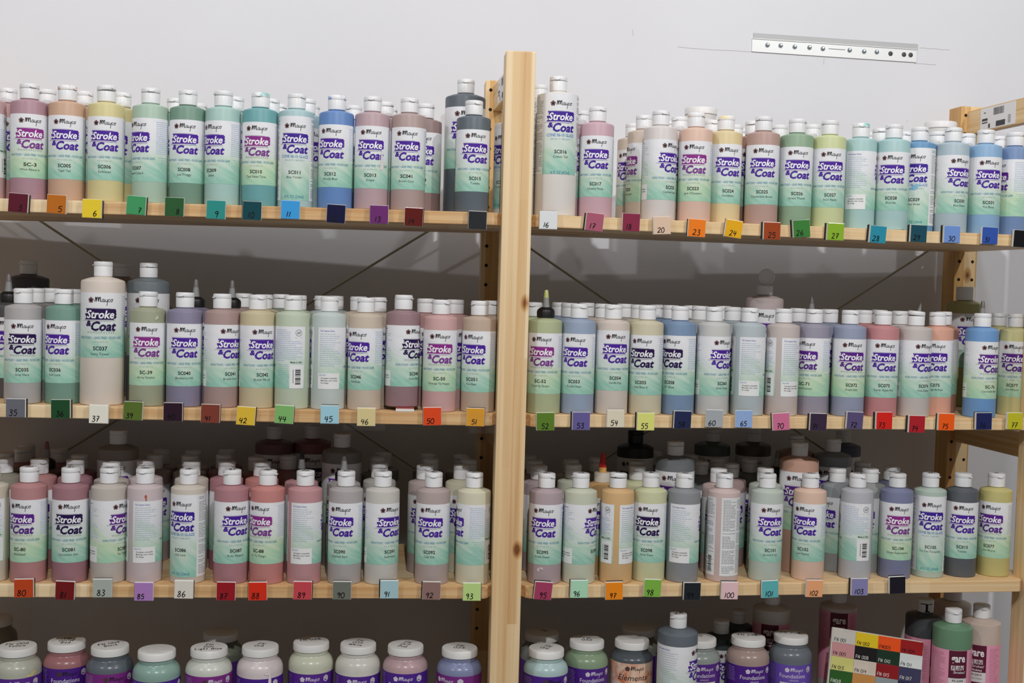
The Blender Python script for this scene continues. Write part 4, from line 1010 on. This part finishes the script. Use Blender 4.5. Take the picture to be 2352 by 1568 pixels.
for (row, bay, x, y, z, kind, col, cap, sty, tip) in BACKS:
    P = l2w(bay, x, y); best = min((f for f in FRONTS if f[0] == row and f[1] == bay), key=lambda f: abs((f[4].x-CAM.x)/(f[4].y-CAM.y)-(P.x-CAM.x)/(P.y-CAM.y)))
    depth = ORD[min(3, max(0, int((y-58)/52)))]
    what = ('tall ' if kind == '16' else '')+cword(col)+' bottle'+{'nozzle': ' with black nozzle', 'red': ' with red nozzle tip', 'black': ' with black cap', 'open': ' with open lid', 'plain': ' with wide cap'}.get(cap, '')
    key = f'{what}, {depth} row behind the {ORDN[best[3]]} bottle, {SH[row]} shelf {SIDE[bay]}'
    BK.append((key, (P.x-CAM.x)/(P.y-CAM.y), (row, bay, x, y, z, kind, col, cap, sty, tip)))
BN = {}
for k, s_, d in BK: BN.setdefault(k, []).append(s_)
for key, s_, (row, bay, x, y, z, kind, col, cap, sty, tip) in BK:
    same = sorted(BN[key]); n_ = same.index(s_)
    lab = key if len(same) == 1 else ((['left', 'right'] if len(same) == 2 else ['leftmost', 'middle', 'rightmost', 'farthest'])[n_]+' '+key)
    bottle('glaze_bottle', lab, 'glaze bottles in the back rows', bay, x, y, z, kind, col, sty or 'A', rb.uniform(-40, 40) if not sty else rb.uniform(-6, 8), cap=cap, tip=tip, rich='front', rr=rb)

# ------------------------------------------------------------------ dried paint smears on a few bottles
def smear(label_part, R, spots, col):
    for o_ in LABELS.values():
        if o_['label'] == label_part:
            P = o_.matrix_world.translation if False else o_.location/S; psi = math.atan2(CAM.x-P.x, -(CAM.y-P.y))
            ob('paint_smear', wrap([disc2d(*q, n=14) for q in spots], R+.6, 'smear'), flat(col, .4), o_, rz=psi)
BYT = {d[11]: d for d in BOTTLES}
def lab_of(tile):
    d = BYT[tile]; return OVR.get(tile) or f'{cword(d[6])} glaze bottle, {ORDN[FORD[(d[0], d[1], d[2])]]} from the left on the {SH[d[0]]} shelf, {SIDE[d[1]]} section'
smear(lab_of('13'), 25, [(15.5, 73, 1.6, 11), (16, 63, 2.4, 7), (14.5, 60, 1.8, 3)], 'DDD2D2')
smear(lab_of('95'), 25, [(-9, 22, 2.2, 3), (-5, 25, 3.4, 1.4), (-3, 23.5, 2.4, 1)], 'CBBABB')
smear(lab_of('85'), 25, [(1, 126, 1.6, 2.4), (1.5, 122, .9, 2.4)], 'B4573A')
smear(lab_of('39'), 25, [(13, 127, 2, 2.6), (11, 125, 1.6, 1.6)], 'C3C8AE')
smear(lab_of('29'), 25, [(-8, 66, 8, 1.6), (-4, 69, 5, 1.6), (0, 71.5, 4, 1)], '7FBEDD')
# ------------------------------------------------------------------ numbered sample tiles along the board edges
TB = box(-13.2, 13.2, -3.0, 2.4, -13.2, 13.2, .7, 'tile_body')
TG = box(-12.9, 12.9, -3.5, -2.0, -12.9, 12.9, .6, 'tile_glaze')
TM = box(-12.6, 12.6, 2.4, 5.6, -12.6, 12.6, 0, 'magnet')
rk = random.Random(5); TORD = {}
for rw in (1, 2, 3):
    for by in 'LR':
        for n_, d in enumerate(sorted((d for d in TILES if d[0] == rw and d[1] == by), key=lambda d: d[2])): TORD[(rw, by, d[2])] = n_
for (row, bay, x, z, num, col, rot) in TILES:
    P = l2w(bay, x, -4.2, z)
    if num: lab = f'{cword(col)} square tile numbered {num}, {ORDN[TORD[(row, bay, x)]]} along the {SH[row]} shelf edge, {SIDE[bay]} section'
    else: lab = {1: 'black square tile under clear tape on the top shelf edge' if bay == 'L' else 'black square tile at the right picture edge, top shelf', 3: 'black square tile without a number on the third shelf edge'}[row]
    t = thing('sample_tile', lab, 'tile', tuple(P), 0, 'sample tiles on the shelf edges', rot=(rk.uniform(-.02, .02), math.radians(rot), (YR if bay == 'R' else 0)+rk.uniform(-.03, .03)))
    ob('tile_body', TB, flat('E3E0DA', .5, name='bisque'), t)
    ob('glaze', TG, flat(col, .22, spec=.5), t)
    ob('magnet', TM, M_BLACK, t, loc=(rk.choice((-2, -1, 0, 1, 1.6)), 0, rk.choice((-.6, 0, .6, 1.2))))
    if num:
        hgt = rk.uniform(7.0, 8.2); pr, wdt = hand(num, hgt, 0, 0, 1.15, rnd=rk)
        ox = rk.uniform(-9.5, -5.5) if len(num) == 2 else (rk.uniform(-3, 3) if len(num) == 1 else -8)
        ox = min(ox, 11.5-wdt)
        ob('number_print', planar([([(a+ox, b-10.3) for a, b in Pp], f) for Pp, f in pr], -3.62, 'number'), M_INK, t)
t = thing('sample_tile', 'red square tile lying flat under a raised bottle, middle shelf', 'tile', tuple(l2w('L', FLAT_TILE[0], FLAT_TILE[1], -.5)), 0, 'sample tiles on the shelf edges')
ob('tile_body', box(-13.2, 13.2, -13.2, 13.2, 0, 4.2, .6), flat('E3E0DA', .5), t); ob('glaze', box(-12.9, 12.9, -12.9, 12.9, 4.2, 5.4, .4), flat('9E2B22', .25), t)
MT = flat('9A9A98', .15, alpha=.02, spec=.5, name='clear_tape')
for k, (row, x, z, wd) in enumerate((('top', -61, 277, 74), ('middle', -212, -12, 60), ('middle', -40, -14, 44))):
    o = ob('clear_tape', box(-wd/2, wd/2, -8.6, -8.3, -15, 15), MT, loc=tuple(l2w('L', x, 0, z)))
    tag(o, ['strip of clear tape over the black tile, top shelf', 'strip of clear tape below tile 46 on the middle shelf', 'strip of clear tape beside tile 51 on the middle shelf'][k], 'tape')

# ------------------------------------------------------------------ jars on the lowest shelf
JZ = -512
JB = lathe([(0, .8), (29, .5), (32.5, 0), (34, 1.5), (34, 117), (33.5, 122.5), (31.6, 127.5), (28.4, 131), (26, 132.6), (25.2, 134.2), (25.6, 138), (25, 142), (0, 142)], 48, 'jar')
JS = lathe([(0, .8), (29, .5), (32, 0), (33, 1.5), (33, 124), (32, 127.5), (28, 131.5), (25.6, 133.5), (25.2, 135), (25.2, 142), (0, 142)], 48, 'jar_straight')
JL = lathe([(0, 0), (26.6, 0), (27, .5), (27, 9.6), (26.2, 11), (24.8, 11.4), (0, 11.6)], 44, 'jar_lid')
M_EL = elements_paper()
JN = ['yellow grey', 'rose pink', 'charcoal', 'sea green', 'pale grey', 'pink white', 'pale green', 'off white', 'dusty pink', 'periwinkle blue', 'shaded grey', 'shaded beige', 'pale turquoise', 'moss green', 'black', 'shaded grey', 'shaded grey', 'sage grey', 'tan', 'slate']
JLAB = ['yellow grey jar with white lid at the left picture edge, lowest shelf', 'rose pink jar with white lid, second from the left', 'charcoal jar with purple label and white lid', 'sea green jar with marked white lid',
 'pale grey jar with magenta label below tile 86', 'pinkish white jar with a paint drip below tile 88', 'pale green jar with purple label below tile 89', 'off white jar with handwriting on its lid below tile 90', 'dusty pink jar with purple label below tile 91', 'periwinkle blue jar with magenta label next to the middle post',
 'jar in shadow behind the pale grey jar, lowest shelf', 'jar in deep shadow at far left of the lowest shelf', 'pale turquoise jar first right of the middle post', 'moss green jar below tile 96', 'black paint jar with orange marbled label below tile 97', 'jar in shadow behind the pale turquoise jar', 'jar in shadow behind the black paint jar', 'sage grey jar half hidden by the tall dark bottle', 'tan jar with purple label below tile 100', 'slate grey jar with light purple label below tile 101']
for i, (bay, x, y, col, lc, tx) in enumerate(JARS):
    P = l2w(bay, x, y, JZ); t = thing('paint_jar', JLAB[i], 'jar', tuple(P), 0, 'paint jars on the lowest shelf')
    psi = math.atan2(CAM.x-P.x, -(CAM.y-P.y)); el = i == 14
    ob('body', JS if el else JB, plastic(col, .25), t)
    R = 33 if el else 34
    ph = [0, -.05, .1, .35, .1, -.1, -.1, -.1, -.15, -.75, 0, 0, .25, .35, .1, 0, 0, .25, .3, .15][i]
    zt_ = [112, 119, 118, 113, 117, 111, 111, 110, 117, 117, 112, 112, 117, 115, 122, 112, 112, 118, 113, 111][i]
    lb = ob('label', pm(('jl', R, zt_), lambda: cyl_patch(R+.15, -96, 96, 22, zt_, 44, 'label')), M_EL if el else flat(lc, .4), t, rz=psi+ph)
    wh = flat('17151A' if el else 'D9D3E0', .5)
    if i not in (10, 11, 15, 16):
        dk, ro, co = emblem(-9, zt_-8, 3.6)
        ob('emblem_print', pm(('je', R, zt_), lambda: wrap(dk, R+.32, 'em')), flat('4A3436', .5) if i in (1, 2, 4, 5, 12, 14) else wh, lb)
        ob('brand_print', pm(('jb', R, zt_), lambda: wrap(script(-4, zt_-10, .95, .7), R+.35, 'br')), flat('1A1420', .5) if i in (1, 2, 5, 12, 14) else wh, lb)
        if el: ob('title_print', wrap([text2d(('Elements', 0, .2), 9, 0, zt_-26, 48)], R+.32, 'ti'), wh, lb)
        else:
            ob('title_print', pm(('jt', R, zt_), lambda: wrap([text2d(('Foundations', .006, 0), 6.5, 0, zt_-20.5, 42)], R+.32, 'ti')), wh, lb)
            ob('subtitle_print', pm(('jo', R, zt_), lambda: wrap([text2d(('OPAQUE', 0, 0), 2.5, 2, zt_-25.5, 14)], R+.32, 'op')), wh, lb)
            rr_ = random.Random(i); rc = []
            for k in range(9): rc += words(-50, -30, zt_-4-2.6*k, .8, rr_)
            ob('fineprint', quads(R+.32, rc, 'fine'), flat('A58FC4', .5), lb)
            hx = [(28+5*math.cos(math.pi/6+math.pi/3*k), zt_-8+5.4*math.sin(math.pi/6+math.pi/3*k)) for k in range(6)]
            ob('badge_print', wrap([(hx, [tuple(range(6))])], R+.32, 'badge'), flat('C9C6D0', .5), lb)
            pa = ob('name_patch', pm(('jp', R, zt_), lambda: cyl_patch(R+.3, -20, 22, 40, zt_-28, 14, 'patch')), flat('DAD6D2', .5), lb)
            if i in (18, 19):
                pr, wdt = hand('FN 206' if i == 19 else 'FN 226', 5, 0, 0, .8)
                ob('code_print', wrap([([(a-wdt/2, b+zt_-35) for a, b in Pp], f) for Pp, f in pr], R+.5, 'fn'), M_INK, lb)
    if i == 5: ob('paint_drip', wrap([disc2d(15, 104, 2.4, 16, n=16), disc2d(12, 119, 6, 2.6, n=14)], 34.7, 'drip'), flat('E2D6D8', .35), t, rz=psi)
    if i == 0: ob('paint_smear', wrap([disc2d(24, 118, 5, 3), disc2d(18, 114.5, 6, 2)], 34.5, 'smear'), flat('CDC48C', .4), t, rz=psi)
    ld = ob('lid', JL, flat('E2E1DE', .42), t, loc=(0, 0, 140.4), rz=psi+rk.uniform(-.5, .3))
    if tx:
        V, Fc = [], []; ls = tx.split('|'); zz = 6 if len(ls) > 2 else 3
        for s_ in ls:
            pr, wdt = hand(s_, 7.5, 0, 0, .95, rnd=rk); k_ = min(1, 40/wdt)
            for Pp, f in pr:
                b = len(V); V += [((a-wdt/2)*k_, bb+zz, 11.75) for a, bb in Pp]; Fc += [tuple(q_+b for q_ in q) for q in f]
            zz -= 10.5
        ob('lid_writing', mesh('lidtxt', V, Fc), M_INK, ld)
# ------------------------------------------------------------------ tall bottles on the lowest shelf
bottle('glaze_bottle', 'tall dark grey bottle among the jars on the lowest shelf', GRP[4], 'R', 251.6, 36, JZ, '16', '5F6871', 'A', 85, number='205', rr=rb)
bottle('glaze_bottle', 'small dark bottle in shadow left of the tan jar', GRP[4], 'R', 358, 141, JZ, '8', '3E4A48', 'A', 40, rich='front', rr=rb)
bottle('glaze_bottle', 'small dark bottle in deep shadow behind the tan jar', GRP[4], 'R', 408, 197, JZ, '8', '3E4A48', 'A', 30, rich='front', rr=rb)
bottle('glaze_bottle', 'tall cream bottle at the back by the right frame', GRP[4], 'R', 781, 170, JZ, '16', 'C6BAAA', 'A', 60, rich=False, cap='plain', rr=rb)
M_PINK = flat('E39AB4', .45, name='pink_label'); M_MAR = flat('5A1730', .45, name='maroon_block')
def pink_bottle(label, x, y, col, phi, code, cname, fun=True, capmark=False, lz=0):
    P = l2w('R', x, y, JZ); R = 30.5; psi = math.degrees(math.atan2(CAM.x-P.x, -(CAM.y-P.y)))
    t = thing('pink_label_bottle', label, 'bottle', tuple(P), 0, GRP[4])
    ob('body', BODY['16'], plastic(col, .3), t)
    lb = ob('label', pm('pinklabel', lambda: cyl_patch(R+.14, -88, 86, 30, 145, 56, 'label')), M_PINK, t, loc=(0, 0, lz), rz=math.radians(psi+phi))
    ob('colour_block', pm('pblock', lambda: cyl_patch(R+.28, -14.5, 14.5, 38, 144.6, 12, 'block')), M_MAR, lb)
    ob('white_block', pm('pwhite', lambda: cyl_patch(R+.36, -14.5, 14.5, 85, 101, 12, 'block')), flat('D9D5D3', .5), lb)
    W_ = flat('E9E5E6', .5)
    ob('brand_print', pm('pgare', lambda: wrap([text2d(('gare', .03, 0), 12.5, 0, 127, 22)], R+.4, 'gare')), W_, lb)
    rects = [(-11, -4.5, 113.5, 121), (-3.8, 2.7, 113.8, 121.3), (3.4, 9.4, 114.1, 121.4)]
    ob('title_print', pm('pfunb', lambda: quads(R+.4, rects, 'boxes')), flat('CFC6C6', .5), lb)
    ob('title_print', pm('pfun', lambda: wrap([text2d(('FUN', .02, .2), 6, -.6, 114.4, 19)], R+.5, 'fun')), flat('7A5560', .5), lb)
    ob('title_print', pm('pstr', lambda: wrap([text2d(('Strokes!', .006, .25), 4.2, 2, 108.6, 19)], R+.42, 'str')), W_, lb)
    if code:
        ob('code_print', wrap([text2d((code, .015, 0), 3.2, 0, 95.5, 17)], R+.5, 'c'), flat('2A2628', .5), lb)
        ob('name_print', wrap([text2d((cname, 0, 0), 2.8, 0, 90, 19)], R+.5, 'n'), flat('5A5557', .5), lb)
    if cname == 'Sand Castle': ob('subtitle_print', wrap([text2d(('Flickles', .02, .1), 3.2, 0, 103, 17)], R+.42, 'fl'), W_, lb)
    rr_ = random.Random(int(x)); rc = []
    for k in range(24):
        rc += words(-46, -20, 139-2.6*k, .75, rr_, rr_.choice((1, .9, .7))); rc += words(20, 40, 139-2.6*k, .75, rr_, rr_.choice((1, .9, .7)))
    ob('fineprint', quads(R+.3, rc, 'fine'), flat('B46E88', .5), lb)
    c_ = ob('cap', CAPB, M_CAP, t, loc=(0, 0, CZ['16']), rz=math.radians(psi+20)); ob('lid', LIDM, M_CAP, c_, loc=(0, 0, 14.7))
    if capmark:
        a = math.radians(-25)
        ob('paint_stain', quads(13.25, [(-12, 8, 13.6, 15), (-4, -.5, 2, 14), (-5, 3, 1, 3.2)], 'stain'), M_INK, c_)
    return t
pink_bottle('bottle with whitish glaze and pink label in shadow behind the slate jar', 452, 161, 'C9C4BE', -4, '', '', lz=10)
pink_bottle('bottle with pink label in shadow behind the colour chart board', 571.6, 166, 'C9C0BC', 4, '', '', lz=26)
pink_bottle('dark glaze bottle with pink label and stained cap', 691, 97, '44464A', 48, '', '', capmark=True)
pink_bottle('green glaze bottle with pink label on the lowest shelf', 705.6, 35, '5F8A68', 20, 'FS-2304', 'Green Apple')
pink_bottle('beige glaze bottle with pink label beside the right frame', 767.4, 57, 'C3AC9D', -8, 'FS-2415', 'Sand Castle')
# ------------------------------------------------------------------ colour chart board leaning on the lowest shelf
CW, CH = 37.5, 21.3
t = thing('colour_chart', 'painted colour chart board with hand lettered squares leaning on the lowest shelf', 'colour chart')
base = l2w('R', 643, 20, JZ+1.0)
mw = Matrix.Translation(base*S) @ Matrix.Rotation(YR+math.radians(-3), 4, 'Z') @ Matrix.Rotation(math.radians(-15), 4, 'X') @ Matrix.Rotation(math.radians(9.0), 4, 'Y')
t.matrix_world = mw
ob('backing', box(-4*CW-2, 1, .2, 5, 0, 7*CH+1.5, .6), flat('C9C2B6', .5), t)
COLS = [['C9C4BC', 'E0C21E', 'EE5312', '9A1418'], ['C98F90', '120C0C', '14321F', 'D5DBD8'], ['CFCB78', 'D0C3B4', '8A1018', '3C3A58'], ['2A5A20', 'C08748', '8C9494', '23284A'], ['7A4A2A', '9AB0C0', '50306A', 'D0B89A'], ['B0A090', '406080', '802040', 'C0C0B0'], ['A04030', 'D0C060', '507050', '303030']]
TXTS = [['FN 001', 'FN 002', 'FN003', 'FN 004'], ['FN 005', 'FN 008', 'FN 010', 'FN 011'], ['FN 013', 'FN 014', 'FN 015', 'FN 017'], ['FN018', '', '', ''], ['']*4, ['']*4, ['']*4]
sq = box(-CW+.15, -.15, -.6, .3, .15, CH-.15, .2, 'square')
for r_ in range(7):
    for c_ in range(4):
        q = ob('colour_square', sq, flat(COLS[r_][c_], .28), t, loc=(-(3-c_)*CW, 0, (6-r_)*CH))
        if TXTS[r_][c_]:
            pr, wdt = hand(TXTS[r_][c_], 5.0, 0, 0, .75, slant=.05, rnd=rk)
            dark = (r_, c_) in ((1, 1), (1, 2), (2, 2), (2, 3), (3, 0))
            ob('lettering', planar([([(a-CW+2.5, b+2.2) for a, b in Pp], f) for Pp, f in pr], -.75, 'fn'), flat('C9C6C0', .5) if dark else M_INK, q)
# wide white lids of jars standing far back on the top shelf
for k, (u, xx, yy_, lab) in enumerate(TOPJARS):
    t = thing('paint_jar', lab, 'jar', tuple(l2w('R', xx, yy_, ZF[(1, 'R')][0]+ZF[(1, 'R')][1]*xx)), 0, 'jars behind the top shelf bottles')
    b_ = ob('body', JB, plastic('D8D4D0', .3), t); b_.scale = (1, 1, 1.36); ob('lid', JL, flat('E6E4E3', .42), t, loc=(0, 0, 190.5))
